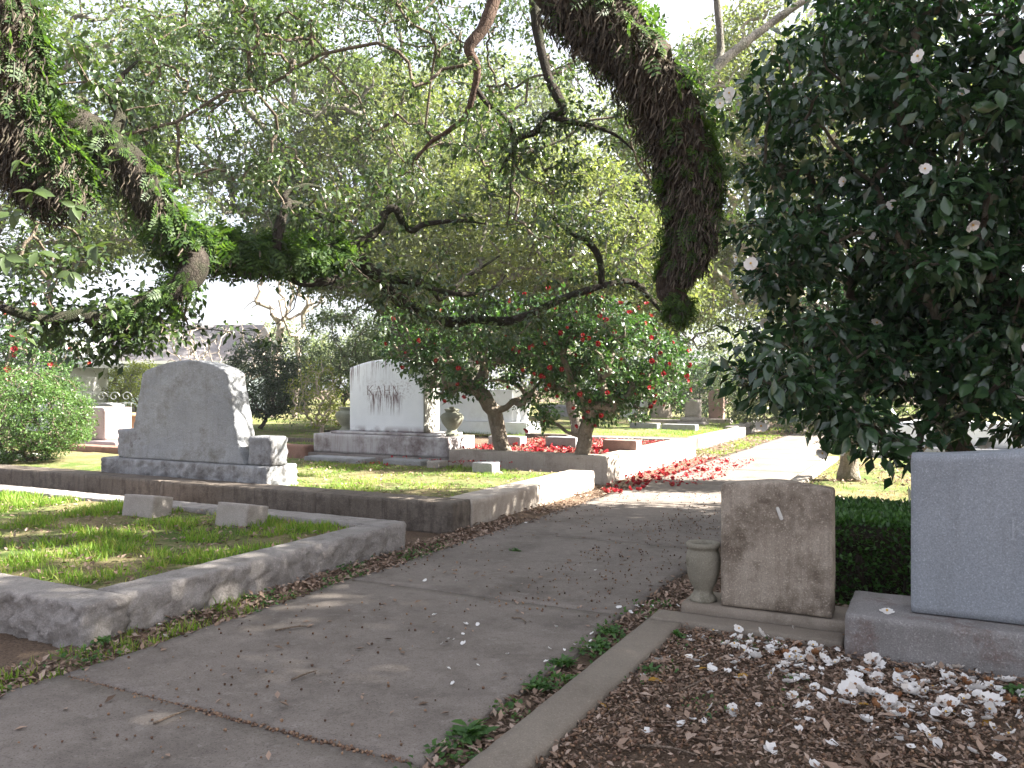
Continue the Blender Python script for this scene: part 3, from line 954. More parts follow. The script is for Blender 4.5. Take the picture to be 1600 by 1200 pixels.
# ------------------------------------------------------------------ houses
t = NT('shingle'); co = t.coord()
br = t.n('ShaderNodeTexBrick', i_Scale=9.0); br.inputs['Color1'].default_value = (.20, .19, .20, 1); br.inputs['Color2'].default_value = (.27, .25, .25, 1)
br.inputs['Mortar'].default_value = (.09, .085, .085, 1); br.inputs['Mortar Size'].default_value = .012
t.l(co, br.inputs['Vector'])
M['shingle'] = t.done(t.mix(t.math('MULTIPLY', t.noise(co, .8, 6, .7, .4, .65), .6), br.outputs[0], (.20, .17, .155)), .9, .2)
M['aqua_wall'] = stone('aqua_wall', (.42, .50, .50), (.48, .55, .55), None, 0, 1, 0, 100, .5, bump=.1)
M['trim'] = NT('trim').done((.72, .72, .70), .6, .3)
M['dark_glass'] = NT('dark_glass').done((.03, .035, .04), .1, .5)


def poly(name, V, F, mat, parent, loc=(0, 0, 0)):
    me = bpy.data.meshes.new(name)
    me.from_pydata(V, [], F); me.update()
    return link(name, me, mat, parent, loc)


hp0 = c2w((275 - 800) / FPX * 46, 46, 0)
hou = thing('bungalow', 'far bungalow with grey shingled hip roof and pale aqua walls', 'house', (hp0[0], hp0[1], 0), YAW + .05)
W2, D2, EZ, RZ = 5.2, 3.6, 2.75, 4.85
box('wall', 9.6, 6.6, 2.72, M['aqua_wall'], hou, (0, 0, 0), 0)
poly('roof', [(-W2, -D2, EZ), (W2, -D2, EZ), (W2, D2, EZ), (-W2, D2, EZ), (-W2 + 2.6, 0, RZ), (W2 - .4, 0, RZ)],
     [(0, 1, 5, 4), (2, 3, 4, 5), (3, 0, 4), (1, 2, 5), (3, 2, 1, 0)], M['shingle'], hou)
for sx_ in (-1, 1):
    box('fascia', .06, 2 * D2, .16, M['trim'], hou, (sx_ * (W2 + .03), 0, EZ - .17), 0)
box('fascia', 2 * W2, .06, .16, M['trim'], hou, (0, -D2 - .03, EZ - .17), 0)
box('roof_vent', .5, .4, .35, M['marker_grey'], hou, (1.4, -.6, RZ - .3), .02)
for x in (-3.4, -1.0, 1.6, 3.6):
    wdw = box('window', 1.1, .08, 1.3, M['trim'], hou, (x, -3.33, .95), 0)
    box('pane', .9, .03, 1.1, M['dark_glass'], wdw, (0, -.045, .1), 0)
for k in range(7):
    box('shutter_slat', 1.6, .05, .05, M['trim'], hou, (-3.4, -3.65 + .06 * k, 2.35 - .13 * k), 0)

sp0 = c2w((92 - 800) / FPX * 27, 27, 0)
shed = thing('white_shed', 'bright white gabled shed behind the round clipped shrub', 'shed', (sp0[0], sp0[1], 0), YAW - .25)
box('wall', 1.6, 2.6, 2.25, M['white_wall'], shed, (0, 0, 0), 0)
poly('roof', [(-1.2, -1.6, 2.75), (.1, -1.6, 2.95), (1.15, -1.6, 2.2), (-1.2, 1.6, 2.75), (.1, 1.6, 2.95), (1.15, 1.6, 2.2),
              (-1.2, -1.6, 2.62), (.1, -1.6, 2.8), (1.15, -1.6, 2.07), (-1.2, 1.6, 2.62), (.1, 1.6, 2.8), (1.15, 1.6, 2.07)],
     [(0, 1, 4, 3), (1, 2, 5, 4), (0, 6, 7, 1), (1, 7, 8, 2), (2, 8, 11, 5), (6, 9, 10, 7), (7, 10, 11, 8), (3, 4, 10, 9), (4, 5, 11, 10), (0, 3, 9, 6)], M['white_wall'], shed)
box('door', .7, .06, 1.9, M['trim'], shed, (.1, -1.335, .02), .005)
cw = [at(140, 565, 27), at(250, 580, 29), at(330, 590, 31), at(380, 592, 33)]
tag(link('overhead_wire', arr_mesh('overhead_wire', *tube_arrays(cw, [.012] * 4, 5)), M['iron_white']), 'thin pale wire running from the white shed behind the monument', 'wire')
po = link('wire_post', arr_mesh('wire_post', *tube_arrays([[cw[3][0], cw[3][1], 0], [cw[3][0], cw[3][1], 1.9]], [.04, .04], 8)), M['bark_pale'])
tag(po, 'thin post holding the pale wire, hidden behind the dark shrub', 'post')

# ------------------------------------------------------------------ trees
def skeleton(root, targets, r_trunk, r_tip, seed, wig=.12, pull=.35, steps=3):
    """woody body: every target is joined to the nearest wood already grown"""
    r = np.random.default_rng(seed)
    nodes = [np.array(p, float) for p in root]
    par = [-1] + list(range(len(root) - 1))
    plen = [0.0]
    for i in range(1, len(root)):
        plen.append(plen[-1] + np.linalg.norm(nodes[i] - nodes[i - 1]))
    top = nodes[-1]
    order = np.argsort(np.linalg.norm(targets - top, axis=1))
    N = np.zeros((len(root) + len(targets) * (steps + 1), 3)); PL = np.zeros(len(N))
    N[:len(root)] = nodes; PL[:len(root)] = plen
    n = len(root)
    base_free = max(1, int(len(root) * .5))
    CC = np.zeros(len(N)); kid = .05 * float(np.mean(np.std(targets, axis=0)))
    tips = []
    for ti in order:
        tg = targets[ti]
        dist = np.linalg.norm(N[base_free:n] - tg, axis=1) + pull * PL[base_free:n] + kid * CC[base_free:n]
        k = base_free + int(np.argmin(dist))
        p0 = N[k].copy(); L = np.linalg.norm(tg - p0)
        last = k
        CC[k] += 1
        for s_ in range(1, steps + 1):
            u = s_ / steps
            p = p0 + (tg - p0) * u
            if s_ < steps:
                p = p + r.normal(0, wig * L * .5, 3) + np.array([0, 0, .10 * L * math.sin(math.pi * u)])
            N[n] = p; PL[n] = PL[last] + np.linalg.norm(p - N[last]); par.append(last); last = n; n += 1
        tips.append(last)
    N = N[:n]; par = np.array(par)
    cnt = np.ones(n)
    for i in range(n - 1, 0, -1):
        cnt[par[i]] += cnt[i]
    al = math.log(r_trunk / r_tip) / math.log(max(2, cnt[0]))
    rad = r_tip * cnt ** al
    return N, par, rad


def grow_from(init, targets, r_tip, seed, steps=3, wig=.14):
    """twigs growing from existing limbs out to the targets; returns twig pieces only"""
    r = np.random.default_rng(seed)
    n0 = len(init)
    N = np.zeros((n0 + len(targets) * steps, 3)); N[:n0] = init
    par = np.full(len(N), -1); CC = np.zeros(len(N)); n = n0
    d0 = np.array([np.min(np.linalg.norm(init - t_, axis=1)) for t_ in targets])
    for ti in np.argsort(d0):
        tg = targets[ti]
        k = int(np.argmin(np.linalg.norm(N[:n] - tg, axis=1) + .06 * CC[:n]))
        CC[k] += 1
        p0 = N[k].copy(); L = np.linalg.norm(tg - p0); last = k
        for s_ in range(1, steps + 1):
            u = s_ / steps
            p = p0 + (tg - p0) * u + (r.normal(0, wig * L * .5, 3) if s_ < steps else 0)
            N[n] = p; par[n] = last; last = n; n += 1
    cnt = np.ones(n)
    for i in range(n - 1, n0 - 1, -1):
        cnt[par[i]] += cnt[i]
    rad = np.minimum(r_tip * cnt ** .42, .017)
    i = np.arange(n0, n)
    return edge_tubes(N[par[i]], N[i], np.minimum(rad[par[i]], rad[i] * 1.4), rad[i], 5)


def wood_arrays(N, par, rad, sides=6, first=0):
    i = np.arange(max(1, first), len(N))
    p0, p1 = N[par[i]], N[i]
    r0 = np.minimum(rad[par[i]], rad[i] * 1.6); r1 = rad[i]
    d = nrm(p1 - p0)
    return edge_tubes(p0 - d * r1[:, None] * .3, p1 + d * r1[:, None] * .3, r0, r1, sides)


def ell_points(ells, n, r, shell=.55, holes=0.0, hs=.9, seed=0.0):
    """points in a union of ellipsoids, thinned towards the middle and by noise holes"""
    wts = np.array([e[3] * e[4] * e[5] for e in ells]) ** .75
    wts = wts / wts.sum()
    out = []
    while len(out) < n:
        e = ells[r.choice(len(ells), p=wts)]
        d = r.normal(0, 1, 3); d /= np.linalg.norm(d)
        rr = r.uniform(0, 1) ** (1 / 3)
        rr = shell + (1 - shell) * rr if r.uniform() < .75 else rr
        p = np.array(e[:3]) + d * rr * np.array(e[3:6])
        if holes and noise.noise(Vector(p * hs) + Vector((seed, seed * 2, 0))) < -.35 + holes * .5 - .0:
            if r.uniform() < .85:
                continue
        out.append(p)
    return np.array(out)


def clump_leaves(C, per, cr, length, tmpl, r, flat=.7, droop=.35, jit=.8):
    n = len(C) * per
    off = r.normal(0, 1, (n, 3)) * np.array([1, 1, flat])
    off = nrm(off) * (r.uniform(.1, 1, (n, 1)) ** .6) * np.array([1, 1, flat])
    size = np.repeat(r.uniform(.6, 1.35, len(C)), per)[:, None]
    pos = np.repeat(C, per, 0) + off * cr * size
    d = nrm(off) + r.normal(0, jit, (n, 3)) + np.array([0, 0, -droop])
    up = np.array([0, 0, 1.0]) + r.normal(0, .55, (n, 3))
    return pos, frames(d, up), length * r.uniform(.6, 1.25, n)


def w_ells(ells):
    """ellipsoids given in camera-aligned metres -> world centres, radii kept round in plan"""
    return [tuple(c2w(e[0], e[1], e[2])) + tuple(e[3:]) for e in ells]


def tree(name, label, cat, base, ells, n_cl, per, cr, ll, tmpl, leaf, bark, r_trunk, seed, group=None, lean=None, r_tip=.012,
         shell=.5, holes=.25, hs=.7, flat=.7, droop=.35, trunk_h=None, sides=6, pull=.10, min_z=None):
    r = np.random.default_rng(seed)
    b = c2w(*base)
    E = w_ells(ells)
    C = ell_points(E, n_cl, r, shell, holes, hs, seed)
    if min_z is not None:
        C = C[C[:, 2] > min_z]
    cen = np.mean([e[:3] for e in E], axis=0)
    th = trunk_h if trunk_h else max(.5, (cen[2] - b[2]) * .55)
    topp = b + np.array([(cen[0] - b[0]) * .35, (cen[1] - b[1]) * .35, th])
    if lean is not None:
        topp = np.array(lean, float)
    k = 6
    root = [b + (topp - b) * (i / k) + (np.array([r.normal(0, .04), r.normal(0, .04), 0]) * th * .4 if 0 < i else 0) for i in range(k + 1)]
    N, par, rad = skeleton(root, C, r_trunk, r_tip, seed, pull=pull)
    o = thing(name, label, cat, b, 0, group)
    rt = catmull(np.c_[np.array(root), rad[:k + 1] * np.array([1.45, 1.12, 1, 1, 1, 1, 1])], 3)
    tv = tube_arrays(rt[:, :3], rt[:, 3], 12, .10, seed)
    wv = wood_arrays(N, par, rad, sides, k + 1)
    v, f = join_arrays([tv, wv])
    link('trunk', arr_mesh('trunk', v - b, f, True), bark, o)
    pos, R_, sc = clump_leaves(C, per, cr, ll, tmpl, r, flat, droop)
    v, f = stamp(*tmpl, pos, R_, sc)
    link('crown', arr_mesh('crown', v - b, f), leaf, o)
    return o, C, (pos, R_, sc), N


TL = leaf_simple(.22)       # narrow oak leaf
TB = leaf_simple(.27)
# --- the mass of evergreen trees behind the plots
BG = 'evergreen trees behind the graves'
tree('live_oak', 'broad sunlit oak rising behind the stained monument', 'tree', (-3.6, 26, .1),
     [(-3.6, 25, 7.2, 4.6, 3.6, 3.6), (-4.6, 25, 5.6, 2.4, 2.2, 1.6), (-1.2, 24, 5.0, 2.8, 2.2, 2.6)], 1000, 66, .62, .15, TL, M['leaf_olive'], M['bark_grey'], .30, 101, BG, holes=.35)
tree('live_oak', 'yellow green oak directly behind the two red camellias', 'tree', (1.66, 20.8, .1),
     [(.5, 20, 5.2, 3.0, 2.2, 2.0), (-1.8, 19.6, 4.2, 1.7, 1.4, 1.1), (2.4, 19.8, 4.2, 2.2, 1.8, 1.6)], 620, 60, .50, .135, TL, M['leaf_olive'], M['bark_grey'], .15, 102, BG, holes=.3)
tree('live_oak', 'tall oak at the upper left, sky showing through its crown', 'tree', (-2.9, 31, .1),
     [(-7.4, 23, 9.6, 3.8, 3.4, 2.6), (-5.0, 23, 11.2, 2.6, 2.4, 1.6), (-8.6, 23, 6.6, 2.8, 2.4, 1.7), (-5.2, 25, 7.0, 2.2, 2.4, 2.0)], 620, 64, .58, .14, TL, M['leaf_oak'], M['bark_grey'], .28, 103, BG, holes=.5)
tree('live_oak', 'oak left of the bungalow with dark hanging leaves', 'tree', (-15.6, 20.5, .1),
     [(-11.2, 19.5, 5.4, 2.4, 2.4, 1.5), (-9.8, 19, 8.4, 2.8, 2.4, 2.2), (-8.4, 19, 5.2, 1.8, 1.4, .8)], 520, 60, .55, .13, TL, M['leaf_oak'], M['bark_grey'], .26, 104, BG, holes=.4)
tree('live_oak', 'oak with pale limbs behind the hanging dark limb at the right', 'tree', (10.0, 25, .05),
     [(6.2, 25, 9.0, 3.6, 2.6, 3.4), (8.8, 24.6, 10.4, 4.0, 2.8, 3.0), (4.9, 25.5, 5.6, 1.8, 1.8, 1.5), (7.4, 26, 5.0, 2.6, 2.0, 1.6)], 760, 66, .66, .16, TL, M['leaf_olive'], M['bark_pale'], .26, 105, BG, holes=.35)
tree('live_oak', 'hazy tall tree far behind the middle of the photograph', 'tree', (-2.5, 46, .1),
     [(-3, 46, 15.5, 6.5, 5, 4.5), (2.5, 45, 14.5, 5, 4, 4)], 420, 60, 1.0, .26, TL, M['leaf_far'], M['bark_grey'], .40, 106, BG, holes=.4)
tree('live_oak', 'dense evergreen behind the white camellia at the right edge', 'tree', (15.5, 31, .05),
     [(14.3, 30, 8.0, 5.6, 3.4, 5.6), (20.5, 31, 7.6, 5.6, 3.6, 6), (11.2, 31, 4.6, 3.2, 2.4, 2.6)], 560, 56, .7, .17, TL, M['leaf_oak'], M['bark_grey'], .32, 107, BG, holes=.25)
tree('live_oak', 'spreading oak over the far end of the path', 'tree', (6.0, 33.5, .05),
     [(5.6, 33, 5.2, 4.4, 3.2, 2.6), (8.6, 33, 9, 5, 3.6, 4)], 420, 60, .85, .2, TL, M['leaf_oak'], M['bark_pale'], .36, 108, BG, holes=.3)

# --- far tree line
FT = 'pale trees along the horizon'
far = [(-34, 62, 4.6, 5.5, 'behind the white shed'), (-25, 66, 4.4, 5, 'left of the bungalow roof ridge'), (-17, 60, 5.0, 5.5, 'above the bungalow roof'),
       (-8.5, 58, 4.5, 5, 'behind the dark shrub'), (1, 60, 5.5, 6, 'behind the red camellias'), (11, 58, 5.5, 6, 'beyond the end of the path'), (22, 60, 6, 7, 'behind the white camellia')]
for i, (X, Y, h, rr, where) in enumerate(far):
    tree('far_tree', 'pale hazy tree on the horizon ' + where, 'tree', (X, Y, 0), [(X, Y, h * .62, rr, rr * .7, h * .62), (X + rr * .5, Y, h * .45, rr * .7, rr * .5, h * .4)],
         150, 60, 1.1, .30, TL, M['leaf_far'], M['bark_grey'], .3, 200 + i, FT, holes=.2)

# --- shrubs
def shrub(label, base, ells, n_cl, per, cr, ll, tmpl, leaf, bark, seed, r_trunk=.06, **kw):
    kw.setdefault('holes', 0.0)
    kw.setdefault('trunk_h', .25)
    return tree('shrub', label, 'shrub', base, ells, n_cl, per, cr, ll, tmpl, leaf, bark, r_trunk, seed, None, r_tip=.006, **kw)


shrub('round clipped shrub of small bright leaves at the left edge', (-8.3, 14.2, .1), [(-8.35, 14.2, 1.02, 1.05, 1.0, .84), (-7.75, 13.9, .95, .6, .6, .55)], 420, 62, .17, .045, TB, M['leaf_box'], M['twig'], 301, shell=.75)
shrub('yellow green shrub between the white shed and the rock faced monument', (-12.9, 28.5, .1), [(-12.9, 28.5, 1.25, 1.5, 1.1, 1.05)], 170, 60, .3, .085, TB, M['leaf_lime'], M['twig'], 302, shell=.6)
shrub('dark dense shrub right of the rock faced monument', (-7.9, 26, .15), [(-7.9, 26, 1.75, 1.15, 1.1, 1.3), (-7.0, 26.2, 1.3, .7, .7, .9)], 260, 60, .3, .09, TB, M['leaf_dark'], M['bark_fern'], 303, shell=.6)
shrub('tall grey green shrub between the dark shrub and the stained monument', (-6.0, 28.5, .15), [(-5.9, 28.5, 2.6, 1.8, 1.3, 1.6), (-4.4, 29, 2.4, 1.5, 1.2, 1.6)], 320, 60, .36, .10, TB, M['leaf_sage'], M['twig'], 304, shell=.5)
shrub('thin pale stemmed shrub with sparse yellow leaves left of the stained monument', (-4.75, 20.6, .18), [(-4.85, 20.6, 1.35, .72, .65, .85), (-4.5, 20.5, .9, .45, .45, .4)], 150, 20, .16, .06, TB, M['leaf_lime'], M['twig_pale'], 305, .05, shell=.3, trunk_h=.22)
shrub('leafy shrub filling the gap behind the left urn', (-4.0, 31, .1), [(-3.6, 31, 1.9, 2.0, 1.2, 1.7)], 240, 56, .38, .11, TB, M['leaf_dark'], M['twig'], 306)
shrub('low dark evergreen shrub behind the far headstones', (5.5, 36, .05), [(4.6, 36, 1.3, 2.6, 1.2, 1.3), (8, 36, 1.5, 2.4, 1.2, 1.5)], 300, 56, .42, .12, TB, M['leaf_dark'], M['twig'], 307)
shrub('sunlit shrub behind the box tomb', (9.4, 26, .05), [(9.4, 26, 1.2, 3.0, 1.2, 1.2)], 240, 56, .4, .12, TB, M['leaf_oak'], M['twig'], 308)

# --- bare trees near the bungalow
def bare(label, base, top, spread, n, seed, r0, mat, zlo, zhi):
    r = np.random.default_rng(seed)
    b = c2w(*base); tp = c2w(*top)
    a = r.uniform(0, 2 * math.pi, n); q = r.uniform(.2, 1, n) ** .5 * spread
    C = np.stack([tp[0] + np.cos(a) * q, tp[1] + np.sin(a) * q, r.uniform(zlo, zhi, n)], 1)
    root = [b + (tp - b) * (i / 6) + (r.normal(0, .03, 3) * 1.5 if i else 0) for i in range(7)]
    N, par, rad = skeleton(root, C, r0, .010, seed, wig=.22, pull=.3)
    o = thing('bare_tree', label, 'tree', b, 0, 'bare trees near the bungalow')
    v, f = wood_arrays(N, par, rad, 6, 1)
    link('trunk', arr_mesh('trunk', v - b, f, True), mat, o)


bare('bare pale tree right of the bungalow roof, left one of the pair', (-10.5, 36, 0), (-10.1, 36, 4.2), 1.6, 40, 401, .17, M['bark_pale'], 4.5, 8.5)
bare('bare pale tree right of the bungalow roof, right one of the pair', (-9.3, 35.5, 0), (-9.1, 35.5, 3.6), 1.5, 40, 402, .12, M['bark_pale'], 4.2, 7.5)
bare('low twiggy bare shrub in front of the bungalow roof', (-13.6, 38, 0), (-13.2, 38, 1.0), 3.0, 160, 403, .10, M['twig_pale'], 1.8, 4.6)

# ------------------------------------------------------------------ blossoms
def blossom_mesh(name, n_pet, R_, cup, mats, seed, layers=1, stam=True):
    r = np.random.default_rng(seed)
    V, F, MI = [], [], []
    for ly in range(layers):
        k = n_pet if ly == 0 else max(3, n_pet - 2)
        for i in range(k):
            a = 2 * math.pi * (i + .5 * ly) / k + r.normal(0, .1)
            rr = R_ * (1 - .3 * ly) * r.uniform(.85, 1.1)
            c_ = cup + .5 * ly + r.normal(0, .12)
            wv = rr * .80
            ring = []
            for (u, ww) in ((.08, .2), (.55, .95), (1.0, .62)):
                for s_ in (-1, 0, 1):
                    rad_ = rr * u
                    hgt = rr * (c_ * u * u) + (.10 * rr if s_ else 0) * u + r.normal(0, .02) * rr
                    x = rad_ * (1.0 + (.06 if s_ == 0 else 0)); y = s_ * wv * ww * .55 * 1.4
                    ring.append([x * math.cos(a) - y * math.sin(a), x * math.sin(a) + y * math.cos(a), hgt])
            o_ = len(V); V += ring
            for q in range(2):
                for c in range(2):
                    z = o_ + q * 3 + c
                    F.append([z, z + 1, z + 4, z + 3]); MI.append(0)
    if stam:
        o_ = len(V)
        for (rad_, z) in ((.10, .02), (.2, .22), (.13, .32), (.02, .28)):
            for k in range(6):
                a = 2 * math.pi * k / 6
                V.append([R_ * rad_ * math.cos(a), R_ * rad_ * math.sin(a), R_ * z])
        for q in range(3):
            for k in range(6):
                F.append([o_ + q * 6 + k, o_ + q * 6 + (k + 1) % 6, o_ + (q + 1) * 6 + (k + 1) % 6, o_ + (q + 1) * 6 + k]); MI.append(1)
    me = arr_mesh(name, np.array(V), np.array(F), True, MI)
    for m in mats:
        me.materials.append(m)
    return me


WHITE = [blossom_mesh('white_blossom', 5 + i % 2, .036, .04 + .12 * i, [M['white_petal'], M['stamen']], 500 + i, 2 if i == 3 else 1) for i in range(4)]
BROWNED = [blossom_mesh('browned_blossom', 6, .040, .5, [M['white_petal'], M['brown_petal']], 510 + i, 1) for i in range(2)]
BROWN = [blossom_mesh('brown_blossom', 6, .038, .7, [M['brown_petal'], M['brown_petal']], 520 + i, 2) for i in range(2)]
RED = [blossom_mesh('red_blossom', 6, .042, .5 + .2 * i, [M['red_petal'], M['stamen']], 530 + i, 2) for i in range(3)]


def petal_mesh(name, mat, seed, s=.024):
    r = np.random.default_rng(seed)
    V, F = [], []
    for j in range(4):
        for i in range(3):
            u, v_ = (i - 1), j / 3
            ww = (.35, .9, 1.0, .7)[j]
            V.append([u * s * ww, (v_ - .5) * s * 2.2, s * (.35 * abs(u) + .45 * (v_ - .4) ** 2 * 2) + r.normal(0, .05) * s])
    for j in range(3):
        for i in range(2):
            a = j * 3 + i
            F.append([a, a + 1, a + 4, a + 3])
    me = arr_mesh(name, np.array(V), np.array(F), True)
    me.materials.append(mat)
    return me


PETAL = [petal_mesh('white_petal', M['white_petal'], 540 + i, .018 + .004 * i) for i in range(3)]


def flowers_on(o, C, meshes, n, seed, toward=(0, 0, CAM_Z), spread=.7, sc=(.8, 1.2), push=.25, brown=None):
    """open flowers as parts on the outside of a crown, chosen on the side the path sees"""
    r = np.random.default_rng(seed)
    cen = C.mean(0)
    base = np.array(o.location)
    view = nrm(np.array(toward) - cen)
    score = (C - cen) @ view + r.normal(0, .35, len(C))
    idx = np.argsort(-score)[:int(len(C) * .6)]
    for i in r.choice(idx, n, replace=n > len(idx)):
        d = nrm(nrm(C[i] - cen) * .6 + view * .7 + r.normal(0, spread * .5, 3))
        p = C[i] + d * push * r.uniform(.6, 1.2) + r.normal(0, .08, 3)
        me = meshes[r.integers(len(meshes))]
        fl = link('flower', me, None, o, p - base)
        fl.rotation_euler = Vector(d).to_track_quat('Z', 'Y').to_euler()
        fl.scale = [r.uniform(*sc)] * 3


# ------------------------------------------------------------------ red camellias
TC = leaf_tmpl(.27)
ra, Ca, La, Na = tree('red_camellia', 'red camellia tree with thick single trunk nearer the stained monument', 'tree', (-.15, 14.2, .33),
     [(-.6, 14.1, 2.15, 1.35, 1.1, .85), (-1.5, 14.0, 2.35, .75, .7, .55), (.25, 14.2, 1.75, .8, .8, .6), (-.95, 13.9, 1.42, .35, .4, .28), (-.2, 14.3, 2.45, .9, .9, .5), (.28, 14, 1.18, .25, .3, .16)], 330, 46, .2, .085, TC,
     M['leaf_red_camellia'], M['bark_camellia'], .13, 601, 'red camellias in the petal bed', trunk_h=.52, shell=.5, holes=.1, r_tip=.008)
rb, Cb, Lb, Nb = tree('red_camellia', 'red camellia tree full of blossoms nearer the path', 'tree', (1.12, 13.35, .33),
     [(1.35, 13.3, 2.05, 1.2, 1.0, .85), (2.15, 13.4, 1.75, .75, .7, .7), (.75, 13.2, 2.3, .8, .8, .7), (1.7, 13.2, 1.2, .75, .6, .25), (1.3, 13.5, 2.4, .8, .8, .45), (.6, 13.3, 1.05, .3, .3, .16)], 340, 46, .2, .085, TC,
     M['leaf_red_camellia'], M['bark_camellia'], .12, 602, 'red camellias in the petal bed', trunk_h=.42, shell=.5, holes=.1, r_tip=.008)
flowers_on(ra, Ca, RED, 36, 611, sc=(.6, 1.0))
flowers_on(rb, Cb, RED, 120, 612, sc=(.6, 1.0))
rc, Cc, Lc, Nc = tree('red_camellia', 'sunlit red camellia behind the round clipped shrub at the left edge', 'tree', (-11.2, 18.2, .1),
     [(-11.2, 18.2, 2.2, 1.5, 1.3, 1.2), (-10.2, 18, 1.9, .9, .9, .8)], 240, 50, .24, .085, TC, M['leaf_red_camellia'], M['bark_camellia'], .11, 603, None, trunk_h=.5, r_tip=.008)
flowers_on(rc, Cc, RED, 36, 613, sc=(1.1, 1.6))

# ------------------------------------------------------------------ white camellia at the right
TCF = leaf_fine(.27)
wc_ells = [(4.75, 8.0, 3.9, 2.35, 2.2, 2.2), (5.0, 7.9, 5.6, 2.1, 2.0, 1.6), (3.35, 7.4, 2.45, 1.2, 1.2, .95), (2.5, 7.0, 1.78, .62, .7, .36), (4.9, 7.4, 2.05, 1.9, 1.5, .75), (3.0, 7.7, 4.1, .85, .9, .9),
           (3.05, 6.9, 1.25, .42, .4, .22), (3.6, 9.0, 1.35, .6, .5, .5), (2.45, 7.2, 2.75, .55, .6, .4), (5.3, 7.3, 1.45, 1.5, .9, .42), (4.2, 6.6, 1.45, .8, .6, .38), (2.15, 6.8, 1.62, .4, .5, .22), (3.4, 6.6, 1.05, .35, .3, .25), (2.8, 6.5, .98, .34, .3, .16), (2.55, 6.6, 1.22, .3, .3, .16), (6.7, 8.8, 3.4, 1.5, 1.5, 2.4), (4.6, 7.6, 3.2, 1.6, 1.3, 1.6), (5.6, 7.3, 4.2, 1.2, 1.0, 1.4)]
wc, Cw, Lw, Nw = tree('white_camellia', 'huge dark glossy camellia with white flowers filling the right side', 'tree', (4.55, 8.3, 0),
     wc_ells, 1250, 48, .30, .128, TC, M['leaf_white_camellia'], M['bark_dim'], .12, 701, None, trunk_h=.55, shell=.5, holes=.0, r_tip=.006, pull=.06, droop=.7, min_z=.76)
flowers_on(wc, Cw, WHITE, 80, 711, sc=(1.15, 1.5), push=.56)
flowers_on(wc, Cw, BROWNED, 6, 712, sc=(1.1, 1.4), push=.44)
LEAFP = arr_mesh('leaf', *TCF, True)
LEAFP.materials.append(M['leaf_white_camellia'])


def leaf_parts(o, L, n, mesh, seed=0):
    """the leaves nearest the path as parts of their own"""
    pos, R_, sc = L
    dd = (pos - np.array([0, 0, CAM_Z]))
    Y = dd[:, 0] * FX_ + dd[:, 1] * FY_; X = dd[:, 0] * RX + dd[:, 1] * RY
    inview = (np.abs(X / Y) < .60) & (np.abs(dd[:, 2] / Y) < .45)
    base = np.array(o.location)
    order = np.argsort(np.where(inview, Y, 1e9))[:n]
    for i in order:
        m4 = Matrix([[*R_[i][0], 0], [*R_[i][1], 0], [*R_[i][2], 0], [0, 0, 0, 1]])
        lf = link('leaf', mesh, None, o)
        lf.matrix_basis = Matrix.Translation(Vector(pos[i] - base) + Vector(R_[i][:, 1] * .02)) @ m4 @ Matrix.Scale(sc[i] * 1.08, 4)


leaf_parts(wc, Lw, 230, LEAFP)
# slender companion whose pale trunk stands in the sunny bed
sc_, Cs, Ls, Ns = tree('slender_camellia', 'slender pale trunked camellia standing in the sunny bed by the path', 'tree', (5.28, 13.0, .04),
     [(5.2, 12.4, 2.3, .9, .7, .9), (4.95, 12.4, 1.5, .7, .5, .55), (5.1, 12.6, .85, .35, .35, .3)], 170, 46, .28, .10, TC, M['leaf_white_camellia'], M['bark_camellia'], .13, 702, None, trunk_h=1.5, r_tip=.008)

# ------------------------------------------------------------------ live oak whose limbs hang into the picture
oak = thing('live_oak', 'old fern clad live oak whose dark limbs hang across the top of the picture', 'tree', tuple(c2w(-5.6, 2.4, 0)))
ob = np.array(oak.location)


def limb(name, pts, sides=14, bumpy=.16, mat=None, res=6, seed=1, parent=oak):
    q = catmull(pts, res)
    v, f = tube_arrays(q[:, :3], q[:, 3], sides, bumpy, seed, 6.0)
    link(name, arr_mesh(name, v - np.array(parent.location), f, True), mat or M['bark_oak'], parent)
    return q


def pp(px, py, d, r_):
    return list(at(px, py, d)) + [r_]


limb('trunk', [list(c2w(-5.6, 2.4, -.1)) + [.75], list(c2w(-5.5, 2.4, .6)) + [.58], list(c2w(-5.3, 2.5, 2.5)) + [.5], list(c2w(-4.9, 2.7, 4.2)) + [.48], list(c2w(-4.5, 3.0, 5.4)) + [.40]], 20, .12, M['bark_oak'], 6, 3)
q_left = limb('limb', [list(c2w(-4.9, 2.7, 4.3)) + [.34], list(c2w(-3.9, 4.2, 4.75)) + [.30], pp(-40, -60, 5.3, .26), pp(2, 70, 5.5, .235), pp(12, 160, 5.6, .24), pp(45, 225, 5.75, .27), pp(85, 275, 5.9, .24), pp(120, 318, 6.0, .13)], 18, .16, M['bark_fern'])
q_branch = limb('limb', [pp(70, 170, 5.85, .12), pp(150, 215, 6.0, .13), pp(205, 262, 6.1, .14), pp(238, 320, 6.2, .135), pp(285, 372, 6.4, .12), pp(345, 388, 6.7, .105), pp(410, 393, 7.0, .095), pp(475, 398, 7.4, .09), pp(540, 397, 7.8, .085),
                         pp(590, 432, 8.1, .075), pp(635, 476, 8.4, .066), pp(700, 503, 8.8, .056), pp(740, 498, 9.0, .05), pp(790, 502, 9.2, .048), pp(835, 488, 9.4, .043), pp(880, 466, 9.6, .042), pp(940, 447, 9.9, .038), pp(985, 440, 10.1, .04), pp(1012, 462, 10.2, .035), pp(1035, 490, 10.2, .02)], 12, .18)
